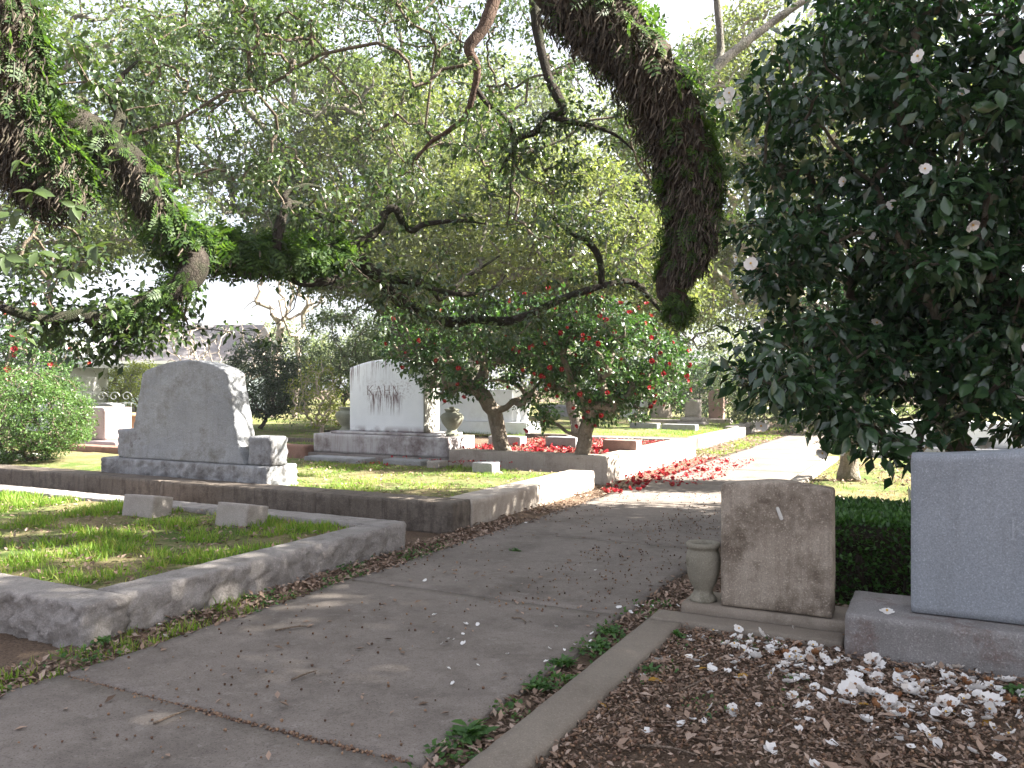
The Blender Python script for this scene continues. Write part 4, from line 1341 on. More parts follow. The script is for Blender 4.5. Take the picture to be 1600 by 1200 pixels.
q_low = limb('limb', [pp(290, 372, 6.4, .10), pp(305, 420, 6.35, .10), pp(272, 455, 6.3, .085), pp(215, 478, 6.2, .07), pp(170, 503, 6.1, .06), pp(125, 492, 6.0, .05), pp(70, 500, 5.9, .04), pp(0, 480, 5.8, .025)], 10, .18)
q_right = limb('limb', [list(c2w(-4.6, 2.9, 5.2)) + [.32], list(c2w(-3.2, 4.4, 6.6)) + [.30], list(c2w(-1.4, 5.9, 6.4)) + [.27], pp(800, -110, 6.6, .25), pp(900, -10, 6.7, .245), pp(975, 65, 6.8, .24), pp(1035, 150, 6.9, .235), pp(1068, 240, 7.0, .23),
                        pp(1080, 320, 7.0, .205), pp(1074, 380, 7.0, .175), pp(1054, 412, 7.0, .115), pp(1046, 452, 7.0, .11), pp(1062, 482, 6.95, .10), pp(1052, 502, 6.9, .04)], 20, .20, M['bark_fern'])
limb('limb', [pp(1092, 330, 7.05, .12), pp(1103, 375, 7.1, .10), pp(1106, 398, 7.1, .085)], 10, .2, M['bark_fern'])
# crooked thin boughs
q1 = limb('bough', [pp(790, -60, 8.0, .07), pp(772, 0, 8.0, .062), pp(755, 45, 8.0, .058), pp(733, 75, 8.0, .052), pp(745, 105, 8.05, .042), pp(742, 135, 8.1, .036), pp(728, 180, 8.2, .030), pp(700, 205, 8.3, .026), pp(670, 225, 8.4, .02), pp(650, 250, 8.5, .012)], 8, .15, M['bark_red'])
q2 = limb('bough', [pp(742, 135, 8.1, .03), pp(760, 160, 8.2, .028), pp(785, 180, 8.3, .026), pp(800, 200, 8.3, .026), pp(803, 240, 8.4, .018), pp(798, 290, 8.5, .012), pp(795, 340, 8.5, .006)], 7, .15)
q3 = limb('bough', [pp(832, -60, 8.2, .06), pp(836, 20, 8.2, .055), pp(845, 75, 8.2, .052), pp(858, 125, 8.2, .048), pp(874, 155, 8.2, .05), pp(878, 175, 8.2, .045), pp(850, 183, 8.2, .042), pp(838, 205, 8.2, .036), pp(812, 216, 8.3, .03), pp(798, 240, 8.3, .022), pp(780, 270, 8.4, .01)], 8, .15)
q4 = limb('bough', [pp(862, 183, 8.2, .04), pp(890, 190, 8.2, .034), pp(925, 197, 8.2, .026), pp(960, 210, 8.3, .016), pp(990, 235, 8.4, .008)], 7, .15)
q5 = limb('bough', [pp(535, 395, 7.8, .06), pp(560, 380, 7.9, .052), pp(590, 358, 8.0, .046), pp(602, 332, 8.0, .042), pp(618, 326, 8.0, .04), pp(630, 350, 8.1, .036), pp(645, 360, 8.2, .032), pp(665, 350, 8.3, .028), pp(720, 345, 8.4, .018), pp(760, 350, 8.5, .01)], 8, .15)
q6 = limb('bough', [pp(440, 425, 7.3, .04), pp(470, 440, 7.4, .045), pp(510, 440, 7.5, .04), pp(535, 425, 7.7, .05), pp(545, 405, 7.8, .06)], 8, .15)
q7 = limb('bough', [pp(940, 447, 9.9, .045), pp(938, 410, 9.9, .042), pp(925, 385, 9.9, .038), pp(895, 365, 9.9, .034), pp(870, 345, 10, .024), pp(850, 320, 10, .012)], 8, .15)
q8 = limb('bough', [pp(590, 432, 8.1, .05), pp(640, 440, 8.3, .036), pp(680, 452, 8.5, .03), pp(730, 460, 8.8, .026), pp(775, 448, 9, .018), pp(790, 430, 9.1, .008)], 7, .15)
q9 = limb('bough', [pp(600, 440, 8.2, .045), pp(650, 435, 8.5, .034), pp(680, 460, 8.8, .03), pp(690, 468, 8.9, .02), pp(720, 440, 9, .02), pp(780, 400, 9.2, .01)], 7, .15)
q10 = limb('bough', [pp(430, 390, 7.0, .05), pp(440, 340, 7.1, .042), pp(455, 320, 7.2, .04), pp(480, 325, 7.3, .032), pp(520, 345, 7.5, .022), pp(540, 345, 7.6, .012)], 7, .15)
q11 = limb('bough', [pp(455, 320, 7.2, .034), pp(445, 305, 7.2, .028), pp(475, 290, 7.3, .022), pp(500, 292, 7.4, .012)], 7, .15)
q12 = limb('bough', [pp(160, 212, 6.0, .06), pp(180, 200, 6.05, .05), pp(187, 180, 6.1, .042), pp(175, 150, 6.1, .03), pp(190, 120, 6.2, .02), pp(215, 95, 6.3, .01)], 7, .15)
q13 = limb('bough', [pp(1290, -20, 12, .05), pp(1235, 15, 12, .055), pp(1180, 55, 12, .06), pp(1130, 95, 12, .07), pp(1100, 125, 12, .075), pp(1070, 160, 12, .06)], 8, .15, M['bark_grey'])
q14 = limb('bough', [pp(1118, -20, 12.2, .05), pp(1124, 40, 12.2, .055), pp(1126, 80, 12.2, .055), pp(1120, 105, 12.1, .06)], 8, .15, M['bark_grey'])

# leafy sprays on this oak
def sprays(qs, n, spread, drop, seed):
    r = np.random.default_rng(seed)
    out = []
    for _ in range(n):
        q = qs[r.integers(len(qs))]
        p = q[r.integers(len(q))]
        out.append(p[:3] + r.normal(0, spread, 3) * np.array([1, 1, .7]) - np.array([0, 0, abs(r.normal(0, drop))]))
    return np.array(out)


rr_ = np.random.default_rng(31)
Ck = [sprays([q_low[10:34], q_low[20:]], 62, .18, .0, 1) + np.array([FX_, FY_, 0]) * .25, sprays([q1[8:], q2, q3[25:], q4], 60, .30, .12, 2),
      sprays([q5, q6, q8, q9, q10, q11], 55, .24, .10, 3), sprays([q7, q_branch[70:]], 40, .28, .10, 4), sprays([q12], 14, .26, .05, 5), sprays([q_branch[44:92]], 46, .22, .12, 6)]
# upper left spray mass and the leafy corner below the left limb, high canopy over the path
Ck.append(ell_points(w_ells([(-3.9, 8.3, 3.7, .7, .6, .55), (-4.3, 7.6, 2.75, .5, .5, .4), (-2.6, 8.2, 4.9, .8, .6, .45)]), 110, rr_, .2, .25, 1.6, 3))
# its outer foliage hanging over the plots, ten to twelve metres off
Ck.append(ell_points(w_ells([(-2.2, 11, 6.1, 2.0, 1.0, .85), (-4.3, 10, 4.7, .9, .8, .9), (-3.7, 9.6, 5.5, 1.0, .8, .7), (.2, 11.5, 6.2, 1.5, 1.0, .8), (2.3, 11.6, 5.4, 1.0, .7, .9), (1.7, 10.4, 4.7, .6, .5, .5),
                             (-1.6, 10.8, 4.7, .8, .6, .5), (-3.0, 10.2, 4.3, .7, .6, .45), (-.1, 10.8, 4.5, .7, .6, .4), (3.0, 12, 3.9, .5, .5, .5)]), 460, rr_, .25, .3, 1.3, 5))
Ck = np.vstack(Ck)
pos, R_, sc = clump_leaves(Ck, 44, .20, .074, TL, rr_, .7, .6, .8)
near_oak = leaf_tmpl(.24)
v, f = stamp(*near_oak, pos, R_, sc)
link('crown', arr_mesh('crown', v - ob, f), M['leaf_oak_near'], oak)
# twigs that carry the sprays
allq = np.vstack([q[:, :3] for q in (q_left, q_branch, q_low, q1, q2, q3, q4, q5, q6, q7, q8, q9, q10, q12)])
tw = grow_from(allq, Ck, .0035, 77)
tag(link('twigs', arr_mesh('twigs', tw[0] - ob, tw[1]), M['twig'], oak), None, kind='stuff')
# a sprig of broad leaves close by at the left
LEAFO = arr_mesh('leaf', *leaf_fine(.25, .2, .10), True)
LEAFO.materials.append(M['leaf_oak_near'])
for (px, py, n_) in [(52, 300, 5), (118, 322, 5), (20, 335, 5), (150, 385, 4), (60, 395, 5), (8, 400, 4), (110, 425, 4), (30, 250, 3)]:
    c = at(px, py, 4.9 + rr_.uniform(-.15, .3))
    for k in range(n_):
        ang = -math.pi * .5 + (k - (n_ - 1) / 2) * .75 + rr_.normal(0, .25)
        dv = nrm(np.array([RX, RY, 0]) * math.cos(ang) + np.array([0, 0, 1.0]) * math.sin(ang) + np.array([FX_, FY_, 0]) * rr_.normal(-.2, .45))
        nv = nrm(np.array([-FX_, -FY_, .9]) + rr_.normal(0, .55, 3))
        m3 = frames(dv[None], nv[None])[0]
        lf = link('leaf', LEAFO, None, oak)
        lf.matrix_basis = Matrix.Translation(Vector(c - ob)) @ Matrix([[*m3[0], 0], [*m3[1], 0], [*m3[2], 0], [0, 0, 0, 1]]) @ Matrix.Scale(rr_.uniform(.075, .125), 4)

# ferns growing on the limbs
def frond_tmpl(pairs=6):
    V, F = [], []
    for i in range(pairs):
        y = .12 + .85 * i / pairs
        z = -.30 * y * y
        ln = .24 * math.sin(math.pi * (.18 + .78 * i / pairs)) + .05
        for s_ in (-1, 1):
            o_ = len(V)
            V += [[0, y - .055, z], [s_ * ln * .7, y - .02, z + .02], [s_ * ln, y + .08, z - .03], [s_ * ln * .35, y + .085, z + .01]]
            F.append([o_, o_ + 1, o_ + 2, o_ + 3] if s_ > 0 else [o_, o_ + 3, o_ + 2, o_ + 1])
    o_ = len(V)
    for i in range(4):
        y = i / 3
        V += [[-.012, y, -.30 * y * y], [.012, y, -.30 * y * y]]
    for i in range(3):
        a = o_ + 2 * i
        F.append([a, a + 1, a + 3, a + 2])
    return np.array(V), np.array(F)


def strand_tmpl():
    V, F = [], []
    for i in range(5):
        y = i / 4
        wv = .030 * (1 - .4 * y) * (1 + .5 * math.sin(i * 2.2))
        V += [[-wv + .06 * math.sin(i * 1.9), y, .08 * math.sin(i * 2.6)], [wv + .06 * math.sin(i * 1.9), y, .08 * math.sin(i * 2.6 + .8)]]
    for i in range(4):
        a = 2 * i
        F.append([a, a + 1, a + 3, a + 2])
    return np.array(V), np.array(F)


ST_ = strand_tmpl()
FT_ = frond_tmpl()
FRONDM = arr_mesh('frond', *FT_)
FRONDM.materials.append(M['fern'])
FROND_OLD = arr_mesh('frond', *FT_)
FROND_OLD.materials.append(M['fern_dead'])


def ferns(label, q, i0, i1, n, n_parts, seed, ln=(.10, .2), side=None, dead=0, upbias=.5):
    r = np.random.default_rng(seed)
    seg = q[i0:i1]
    idx = r.uniform(0, len(seg) - 1.001, n + dead)
    k = idx.astype(int); u = (idx - k)[:, None]
    P = seg[k, :3] * (1 - u) + seg[k + 1, :3] * u
    Rd = seg[k, 3] * (1 - u[:, 0]) + seg[k + 1, 3] * u[:, 0]
    T = nrm(seg[k + 1, :3] - seg[k, :3])
    o_ = r.normal(0, 1, P.shape)
    o_[:n] += np.array([0, 0, upbias]) * 1.6
    if side is not None:
        o_[:n] += np.array(side) * 1.2
    o_[n:] += np.array([0, 0, -.3])
    o_ = nrm(o_ - T * (o_ * T).sum(1, keepdims=True))
    pos = P + o_ * Rd[:, None] * .92
    d = o_ * .55 + np.array([0, 0, -.62]) + r.normal(0, .35, P.shape) + T * r.normal(0, .3, (len(P), 1))
    d[n:] = o_[n:] * .25 + np.array([0, 0, -1.0]) + r.normal(0, .22, (dead, 3))
    R_ = frames(d, o_ + r.normal(0, .3, P.shape))
    sc = r.uniform(*ln, n + dead)
    th = thing('resurrection_fern', label, 'fern', tuple(P[0]), 0, 'ferns growing on the oak limbs')
    b = np.array(th.location)
    dist = np.linalg.norm(pos[:n] - np.array([0, 0, CAM_Z]), axis=1) - r.uniform(0, .3, n)
    parts = np.argsort(dist)[:n_parts]
    rest = np.setdiff1d(np.arange(n), parts)
    for i in parts:
        m3 = R_[i]
        fo = link('frond', FRONDM, None, th)
        fo.matrix_basis = Matrix.Translation(Vector(pos[i] - b)) @ Matrix([[*m3[0], 0], [*m3[1], 0], [*m3[2], 0], [0, 0, 0, 1]]) @ Matrix.Scale(sc[i], 4)
    if len(rest):
        v, f = stamp(*FT_, pos[rest] - b, R_[rest], sc[rest])
        tag(link('frond_mat', arr_mesh('frond_mat', v, f), M['fern'], th), None, kind='stuff')
    if dead:
        v, f = stamp(*ST_, pos[n:] - b, R_[n:], sc[n:] * .95)
        tag(link('dry_frond_mat', arr_mesh('dry_frond_mat', v, f), M['fern_dead'], th), None, kind='stuff')


RS = (RX, RY, 0)
ferns('fern with dry brown undersides on the thick limb at the upper left', q_left, 14, 43, 560, 110, 801, (.10, .19), RS, 3600)
ferns('long green fern mat along the limb crossing the left half', q_branch, 24, 50, 620, 150, 802, (.10, .19), None, 160)
ferns('deep drooping fern fringe on the elbow of the left hand limb', q_branch, 19, 48, 900, 60, 807, (.13, .23), None, 260, .15)
ferns('sparse fern tufts high on the bent left hand limb', q_branch, 2, 20, 170, 40, 808, (.09, .16), RS, 420, .6)
ferns('small fern tuft on the low limb left of the monument', q_low, 8, 24, 240, 70, 803, (.08, .15), None, 60)
ferns('bright green fern on the bend of the dark right hand limb', q_right, 22, 48, 420, 110, 804, (.14, .26), RS, 3000)
ferns('dark shaggy fern growth down the hanging right hand limb', q_right, 42, 63, 240, 60, 805, (.10, .2), None, 4200, .0)
ferns('fern tuft at the cut lower end of the right hand limb', q_right, 68, 78, 150, 60, 806, (.07, .13), None, 60, .2)

# ------------------------------------------------------------------ the second oak, right of the photographer, whose crown shades the foreground
tree('live_oak', 'spreading live oak right of the path whose crown shades the nearest graves', 'tree', (9.5, 2.8, 0),
     [(10.2, 3.2, 8.2, 4.2, 4.4, 1.9), (13.5, 2.5, 9.0, 4.6, 4.6, 2.2), (5.2, .6, 7.6, 3.2, 2.6, 1.2), (11.5, 6.6, 7.6, 3.2, 2.4, 1.6)], 900, 84, .85, .17, leaf_simple(.3), M['leaf_oak'], M['bark_oak'], .5, 901, None, r_tip=.02, shell=.2, holes=.0, hs=.5, trunk_h=3.2)

# ------------------------------------------------------------------ thin haze volume, added to pale the distance
hz = box('haze', 320, 270, 34, None, None, (0, 65, -1.2), 0)
hm = bpy.data.materials.new('haze'); hm.use_nodes = True
ht = hm.node_tree; ht.nodes.remove(ht.nodes['Principled BSDF'])
pv = ht.nodes.new('ShaderNodeVolumePrincipled')
pv.inputs['Color'].default_value = (.93, .94, 1.0, 1)
pv.inputs['Density'].default_value = HAZE
pv.inputs['Anisotropy'].default_value = .2
ht.links.new(pv.outputs[0], ht.nodes['Material Output'].inputs['Volume'])
hz.data.materials.clear(); hz.data.materials.append(hm)
tag(hz, None, kind='stuff')

# ------------------------------------------------------------------ grass
def blades(name, label, x0, x1, y0, y1, z, n, hgt, seed, mat, dens=1.4, thr=-.1, parent=None, clumps=True):
    r = np.random.default_rng(seed)
    P = np.stack([r.uniform(x0, x1, n), r.uniform(y0, y1, n), np.full(n, z)], 1)
    m = np.array([noise.noise(Vector((p[0] * dens, p[1] * dens, seed))) + .5 * noise.noise(Vector((p[0] * dens * 3, p[1] * dens * 3, seed))) for p in P])
    keep = m > thr + r.normal(0, .12, n)
    P = P[keep]; mm = m[keep]; n = len(P)
    hs_ = hgt * r.uniform(.35, 1.1, n) * (1 + .7 * np.clip(mm, 0, 1))
    tmpl = np.array([[-.06, 0, 0], [.06, 0, 0], [.045, .55, .08], [-.045, .55, .08], [.005, 1, .3], [-.005, 1, .3]])
    tf = np.array([[0, 1, 2, 3], [3, 2, 4, 5]])
    d = np.array([0, 0, 1.0]) + r.normal(0, .38, (n, 3))
    R_ = frames(d, r.normal(0, 1, (n, 3)))
    v, f = stamp(tmpl, tf, P, R_, hs_)
    o = link(name, arr_mesh(name, v, f), mat, parent)
    return tag(o, label, None, None, 'stuff')


blades('grass', 'patchy bright green grass in the nearest plot', -10, -4.80, 3.5, 6.2, .195, 42000, .075, 11, M['grass'], 1.6, .08)
blades('grass', 'thin green grass in the rock faced monument plot', -12, -4.98, 7.85, 11.3, .225, 36000, .05, 12, M['grass'], thr=.05)
blades('grass', 'bright sunlit lawn of the far plot', -12, -5.5, 19.7, 31.5, .19, 30000, .075, 13, M['grass'], .7, -.35)
blades('grass', 'thin lawn left of the stained monument', -24, -10.6, 11.7, 30, .12, 26000, .07, 14, M['grass'], .6, -.1)
blades('grass', 'dry tufts in the sunny bed at the right', -1.8, 3, 11.3, 18, .03, 9000, .06, 15, M['grass_dry'], 1.2, 0)
blades('grass', 'green tufts in the sunny ground at the right', -1.8, 8, 11.3, 30, .03, 14000, .07, 16, M['grass'], .9, .1)
blades('grass', 'sparse grass along the left path edge', -4.46, -4.1, 1.5, 4.6, 0, 2600, .06, 17, M['grass'], 2.6, .1)
blades('grass', 'sparse grass along the far left path edge', -5.1, -4.1, 17.5, 30, 0, 7000, .06, 18, M['grass'], 1.5, .0)

# ------------------------------------------------------------------ litter, acorns, weeds
def litter(name, label, P, size, seed, mat, flat=.35, tm=None):
    r = np.random.default_rng(seed)
    n = len(P)
    a = r.uniform(0, 2 * math.pi, n)
    d = np.stack([np.cos(a), np.sin(a), r.normal(0, flat, n)], 1)
    up = np.array([0, 0, 1.0]) + r.normal(0, flat, (n, 3))
    tm = tm or leaf_tmpl(.24, -.12, .14)
    v, f = stamp(*tm, P, frames(d, up), size * r.uniform(.5, 1.3, n))
    o = link(name, arr_mesh(name, v, f), mat)
    return tag(o, label, None, None, 'stuff')


def scatter(n, x0, x1, y0, y1, z, seed, dens=0, thr=0, zj=.006):
    r = np.random.default_rng(seed)
    P = np.stack([r.uniform(x0, x1, n), r.uniform(y0, y1, n), z + np.abs(r.normal(0, zj, n))], 1)
    if dens:
        m = np.array([noise.noise(Vector((p[0] * dens, p[1] * dens, seed))) for p in P])
        P = P[m > thr + r.normal(0, .15, n)]
    return P


litter('leaf_litter', 'brown fallen leaves covering the bed by the granite headstone', scatter(42000, -1.44, 2.4, 1.6, 5.1, .02, 21, 1.1, -.5, .012), .031, 22, M['litter'])
litter('leaf_litter', 'brown leaves along the left edge of the path', scatter(3600, -4.47, -4.05, 1.5, 8.5, .008, 23, 2.5, -.3), .05, 24, M['litter'])
litter('leaf_litter', 'brown leaves beside the second kerb', scatter(1500, -4.56, -4.0, 6.6, 12.1, .008, 25, 2, -.2), .05, 26, M['litter'])
litter('leaf_litter', 'brown leaves between coping and path', scatter(1900, -1.87, -1.66, 1.5, 7.6, .008, 27, 2, -.3), .045, 28, M['litter'])
litter('leaf_litter', 'leaves scattered on the concrete path', scatter(190, -4.05, -1.9, 1.8, 12, .026, 29, 0, 0, .002), .05, 30, M['litter'], .15)
litter('leaf_litter', 'leaves lying in the nearest grass plot', scatter(1500, -9.5, -4.8, 3.5, 6.2, .215, 31), .05, 32, M['litter'])
litter('leaf_litter', 'leaves lying in the rock faced monument plot', scatter(1300, -11, -5, 7.9, 11.3, .245, 33), .05, 34, M['litter'])
litter('leaf_litter', 'leaves blown along the far path edge', scatter(3000, -5.1, -4.0, 17, 32, .01, 35, 1.2, -.1), .07, 36, M['litter'])
litter('leaf_litter', 'leaves in the sunny bed by the slender camellia', scatter(3200, -1.8, 1.6, 11.3, 18, .06, 37, 1.2, -.1), .06, 38, M['litter'])
litter('leaf_litter', 'leaves behind the urn beside the path', scatter(1500, -1.75, -.6, 5.35, 7.5, .008, 39), .05, 40, M['litter'])
litter('leaf_litter', 'larger whole leaves on top of the litter bed', scatter(900, -1.42, 2.4, 1.6, 5.0, .032, 91, 1.3, -.2, .008), .068, 92, M['litter'], .3)
sr = np.random.default_rng(93)
tp_ = scatter(320, -1.42, 2.4, 1.6, 5.0, .034, 94)
td = np.stack([np.cos(ta := sr.uniform(0, 6.28, len(tp_))), np.sin(ta), sr.normal(0, .08, len(tp_))], 1) * sr.uniform(.04, .16, (len(tp_), 1))
tag(link('twig_litter', arr_mesh('twig_litter', *edge_tubes(tp_, tp_ + td, np.full(len(tp_), .0028), np.full(len(tp_), .0016), 4)), M['stick']), 'fine broken twigs lying on the litter bed', None, None, 'stuff')
litter('weed_cover', 'low creeping weeds between the coping and the path', scatter(2800, -1.90, -1.65, 1.5, 5.6, .022, 95, 3.2, .12, .014), .030, 96, M['weed'], .7, leaf_tmpl(.34, .1, .1))
litter('weed_cover', 'low creeping weeds along the foot of the rock faced kerb', scatter(1900, -4.45, -4.06, 2.4, 7.0, .018, 97, 2.8, .16, .014), .028, 98, M['weed'], .7, leaf_tmpl(.34, .1, .1))
litter('weed_cover', 'low weeds on the litter near the coping corner', scatter(500, -1.44, -.6, 3.6, 5.1, .035, 99, 2.6, .30, .012), .024, 100, M['weed'], .7, leaf_tmpl(.34, .1, .1))
# acorns: a low ball
ic = np.array([[0, 0, 1], [.9, 0, .3], [.28, .85, .3], [-.73, .53, .3], [-.73, -.53, .3], [.28, -.85, .3], [.73, .53, -.4], [-.28, .85, -.4], [-.9, 0, -.4], [-.28, -.85, -.4], [.73, -.53, -.4], [0, 0, -1]])
icf = np.array([[0, 1, 2], [0, 2, 3], [0, 3, 4], [0, 4, 5], [0, 5, 1], [1, 6, 2], [2, 7, 3], [3, 8, 4], [4, 9, 5], [5, 10, 1], [2, 6, 7], [3, 7, 8], [4, 8, 9], [5, 9, 10], [1, 10, 6]])
litter('acorn_litter', 'acorns among the litter in the bed', scatter(16000, -1.44, 2.4, 1.6, 5.1, .030, 41, .9, -.35), .0075, 42, M['acorn'], .8, (ic, icf))
litter('acorn_litter', 'acorns and cups strewn over the concrete path', scatter(1000, -4.05, -1.9, 1.8, 11.5, .028, 43, 1.1, -.05, .001), .0075, 44, M['acorn'], .8, (ic, icf))
litter('acorn_litter', 'acorns gathered on the path near the urn', scatter(450, -2.9, -1.8, 5.0, 10.2, .028, 45, 0, 0, .001), .008, 46, M['acorn'], .8, (ic, icf))
jr = np.random.default_rng(47)
jp = np.stack([jr.uniform(-4.05, -1.9, 420), 2.78 + jr.normal(0, .012, 420), np.full(420, .020)], 1)
litter('acorn_litter', 'acorns caught in the path joint', jp, .0075, 48, M['acorn'], .8, (ic, icf))

litter('leaf_litter', 'brown leaves under the red petals', scatter(4200, -8.0, -4.99, 12.6, 17, .345, 57, 0, 0, .012), .06, 58, M['litter'])
# loose petals of the red carpet too many to count
litter('petal_carpet', 'carpet of red petals under the camellias', scatter(4200, -8.0, -4.99, 12.6, 16.6, .355, 49, 1.6, -.1, .02), .042, 50, M['red_petal'], .5, leaf_tmpl(.45, -.2, .2))
litter('petal_carpet', 'red petals spread on the sunlit path', scatter(800, -4.7, -3.2, 12.3, 17.0, .03, 51, 0, 0, .01), .045, 52, M['red_petal'], .5, leaf_tmpl(.45, -.2, .2))
litter('petal_carpet', 'red petals along the foot of the stained monument', scatter(420, -8.6, -6.2, 10.9, 12.1, .25, 53, 1.4, 0, .01), .045, 54, M['red_petal'], .5, leaf_tmpl(.45, -.2, .2))
litter('petal_carpet', 'rusty red petals by the reddish kerb at the left', scatter(900, -17, -12.0, 9.6, 10.5, .09, 55, 1.0, -.1, .01), .06, 56, M['red_petal'], .4, leaf_tmpl(.45, -.2, .2))


def drop(name, label, group, cat, meshes, pts, seed, sc=(.8, 1.2), tilt=.35):
    r = np.random.default_rng(seed)
    for p in pts:
        o = link(name, meshes[r.integers(len(meshes))], None, None, [float(v_) for v_ in p])
        o.rotation_euler = (r.normal(0, tilt), r.normal(0, tilt), r.uniform(0, 6.28))
        o.scale = [float(r.uniform(*sc))] * 3
        tag(o, label, cat, group)


def band_pts(spec, seed):
    """spec: (px, py, sx, sy, n) clusters on the ground, as seen in the photo"""
    r = np.random.default_rng(seed)
    out = []
    for (px, py, sx, sy, n, z) in spec:
        for _ in range(n):
            x, y = r.normal(px, sx), max(r.normal(py, sy), 700)
            d = (CAM_Z - z) * FPX / (y - 600)
            out.append(at(x, y, d))
    return np.array(out)


WB = band_pts([(1180, 1015, 45, 16, 9, .035), (1240, 1035, 60, 22, 20, .035), (1160, 990, 30, 7, 6, .075), (1400, 1085, 85, 28, 20, .035), (1520, 1095, 75, 30, 22, .035), (1460, 1060, 80, 12, 10, .035), (1200, 1110, 50, 20, 3, .035), (1540, 1170, 60, 18, 5, .035)], 61)
drop('fallen_blossom', 'fallen white camellia blossom lying open on the brown litter in the bed', 'fallen white camellia blossoms', 'blossom', WHITE, WB, 62, (.65, 1.0), .5)
BB = band_pts([(1280, 1030, 60, 22, 10, .035), (1450, 1080, 90, 22, 12, .035)], 63)
drop('fallen_blossom', 'fallen white blossom gone brown at its heart on the litter', 'half browned fallen blossoms', 'blossom', BROWNED, BB, 64)
BR = band_pts([(1270, 1020, 40, 14, 5, .035), (1370, 1080, 60, 20, 6, .035), (1540, 1070, 40, 16, 5, .035)], 65)
drop('fallen_blossom', 'withered all brown camellia blossom on the litter', 'withered brown blossoms', 'blossom', BROWN, BR, 66, (.6, .85), .6)
PT = band_pts([(1220, 1025, 75, 26, 95, .035), (1450, 1085, 100, 34, 120, .035), (1230, 1120, 130, 40, 24, .035), (1060, 1010, 20, 20, 6, .03)], 67)
drop('fallen_petal', 'single loose white petal on the brown litter of the bed', 'loose white petals', 'petal', PETAL, PT, 68, (.6, 1.1))
PT2 = band_pts([(1000, 955, 35, 20, 12, .03), (940, 1035, 30, 25, 10, .03), (860, 985, 120, 60, 18, .03), (680, 1010, 60, 50, 8, .03), (200, 980, 60, 40, 4, .03)], 69)
drop('fallen_petal', 'single loose white petal on the concrete path or its edge', 'loose white petals on the path', 'petal', PETAL, PT2, 70, (.4, .75))
drop('fallen_blossom', 'fresh white blossom on the ledge of the blue grey headstone base', None, 'blossom', WHITE[:1], [(-.27, 5.15, .262)], 71)
RPb = []
rr2 = np.random.default_rng(72)
RPb = np.stack([rr2.uniform(-7.7, -5.0, 95), rr2.uniform(12.6, 14.6, 95), .37 + np.abs(rr2.normal(0, .01, 95))], 1)
drop('fallen_blossom', 'fallen red camellia blossom in the petal bed under the camellias', 'fallen red blossoms in the bed', 'blossom', RED, RPb, 73, (.7, 1.1), .6)
RPp = band_pts([(1000, 752, 40, 7, 26, .035), (1060, 728, 30, 6, 22, .035), (960, 762, 18, 5, 10, .035), (1020, 740, 45, 8, 26, .035)], 74)
RPp = RPp[RPp[:, 0] > -4.5]
drop('fallen_blossom', 'fallen red camellia blossom on the path beside the tall pale kerb', 'fallen red blossoms on the path', 'blossom', RED, RPp, 75, (.7, 1.1), .6)
YL = band_pts([(1170, 1055, 1, 1, 1, .04), (1340, 1100, 1, 1, 1, .04), (935, 1100, 1, 1, 1, .04), (1012, 1062, 1, 1, 1, .04), (1090, 1048, 1, 1, 1, .04), (1550, 1120, 1, 1, 1, .04)], 76)
YLEAF = arr_mesh('fallen_leaf', *leaf_fine(.25, .2, .1), True); YLEAF.materials.append(M['yellow_leaf'])
drop('fallen_leaf', 'single yellow leaf lying on the brown litter', 'yellow fallen leaves', 'leaf', [YLEAF], YL, 77, (.06, .085), .2)

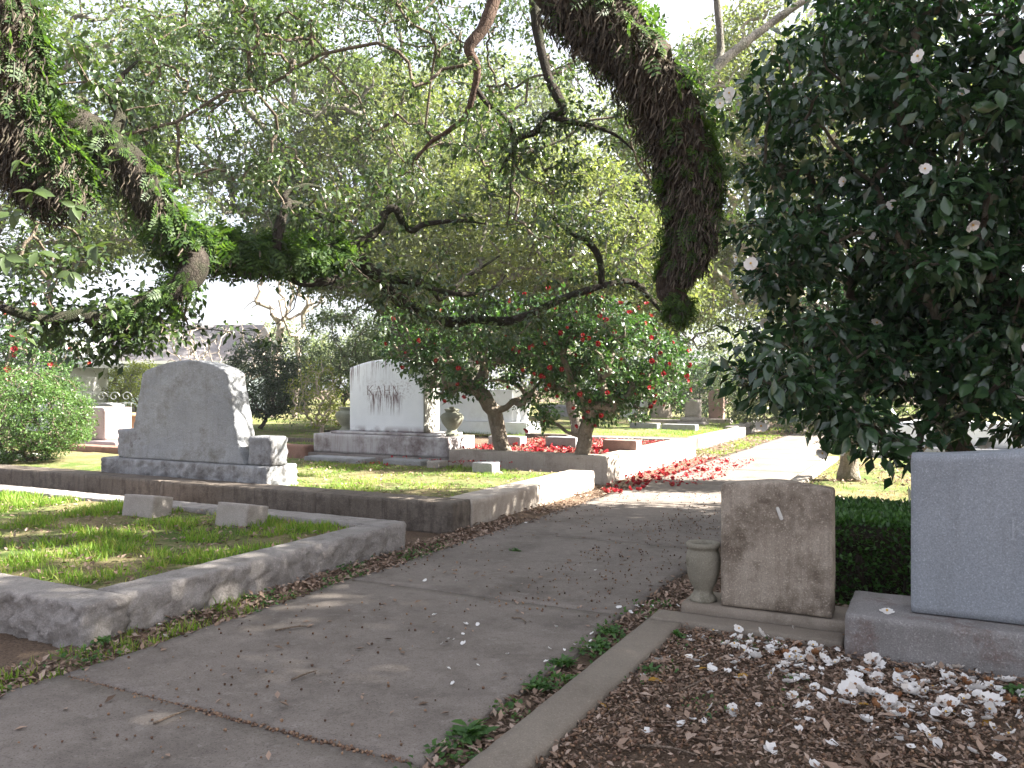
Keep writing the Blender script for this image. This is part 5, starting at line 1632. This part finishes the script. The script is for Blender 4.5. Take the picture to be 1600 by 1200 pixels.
# sticks
for i, (a, b, lab) in enumerate([((1060, 1080), (1145, 1045), 'bare stick on the litter below the brown headstone'), ((1000, 1165), (1090, 1180), 'pale stick in the litter near the coping, lower one'),
                                 ((800, 965), (822, 972), 'short pale twig in the middle of the path'), ((455, 1062), (495, 1048), 'thin dark twig on the path near its joint'),
                                 ((430, 985), (485, 978), 'thin twig on the left part of the path'), ((240, 1130), (300, 1108), 'pale twig on the nearest path slab')]):
    z = .03 if i > 1 else .035
    da = (CAM_Z - z) * FPX / (a[1] - 600); db = (CAM_Z - z) * FPX / (b[1] - 600)
    pa, pb = at(*a, da), at(*b, db)
    mid = (pa + pb) / 2 + np.array([.01, .012, .008])
    q = catmull(np.c_[np.array([pa, mid, pb]), [.006, .005, .003]], 4)
    o = link('stick', arr_mesh('stick', *tube_arrays(q[:, :3] - pa, q[:, 3], 6)), M['stick'], None, [float(v_) for v_ in pa])
    tag(o, lab, 'stick')

# weeds between the coping and the path
def weed(px, py, n, ln, lab, seed, z=.01):
    r = np.random.default_rng(seed)
    d = (CAM_Z - z) * FPX / (py - 600)
    p = at(px, py, d)
    o = thing('weed', lab, 'weed', tuple(p), 0, 'weeds along the coping')
    a = r.uniform(0, 6.28, n)
    dirs = np.stack([np.cos(a), np.sin(a), r.uniform(.2, 1.1, n)], 1)
    ps = r.normal(0, ln * .35, (n, 3)); ps[:, 2] = np.abs(ps[:, 2]) * .3
    v, f = stamp(*leaf_fine(.2, .25, .08), ps, frames(dirs, np.array([0, 0, 1.0]) + r.normal(0, .2, (n, 3))), ln * r.uniform(.5, 1.2, n))
    tag(link('leaf_rosette', arr_mesh('leaf_rosette', v, f), M['weed'], o), None, kind='stuff')


for i, (px, py, n, ln, lab) in enumerate([(735, 1150, 46, .085, 'broad leaved weed at the near end of the coping edge'), (880, 1040, 60, .06, 'low weed beside the coping edge, middle of the verge'),
                                          (935, 1010, 60, .06, 'green weed patch where the verge meets the path bend'), (955, 990, 50, .055, 'small weed patch nearest the urn along the path'),
                                          (1060, 995, 50, .045, 'tuft of weed on the litter by the coping corner'), (1020, 1050, 26, .05, 'small weed inside the bed beside the coping'),
                                          (805, 862, 30, .05, 'lone little weed growing in the middle of the path'), (160, 1005, 40, .05, 'weed under the corner of the rock faced kerb'),
                                          (385, 935, 30, .04, 'weed at the foot of the rock faced kerb'), (1590, 1085, 30, .06, 'weed beside the granite base at the right edge'), (840, 1075, 40, .06, 'weed in the verge below the middle weed')]):
    weed(px, py, n, ln, lab, 900 + i, .012 if px < 1000 else .03)
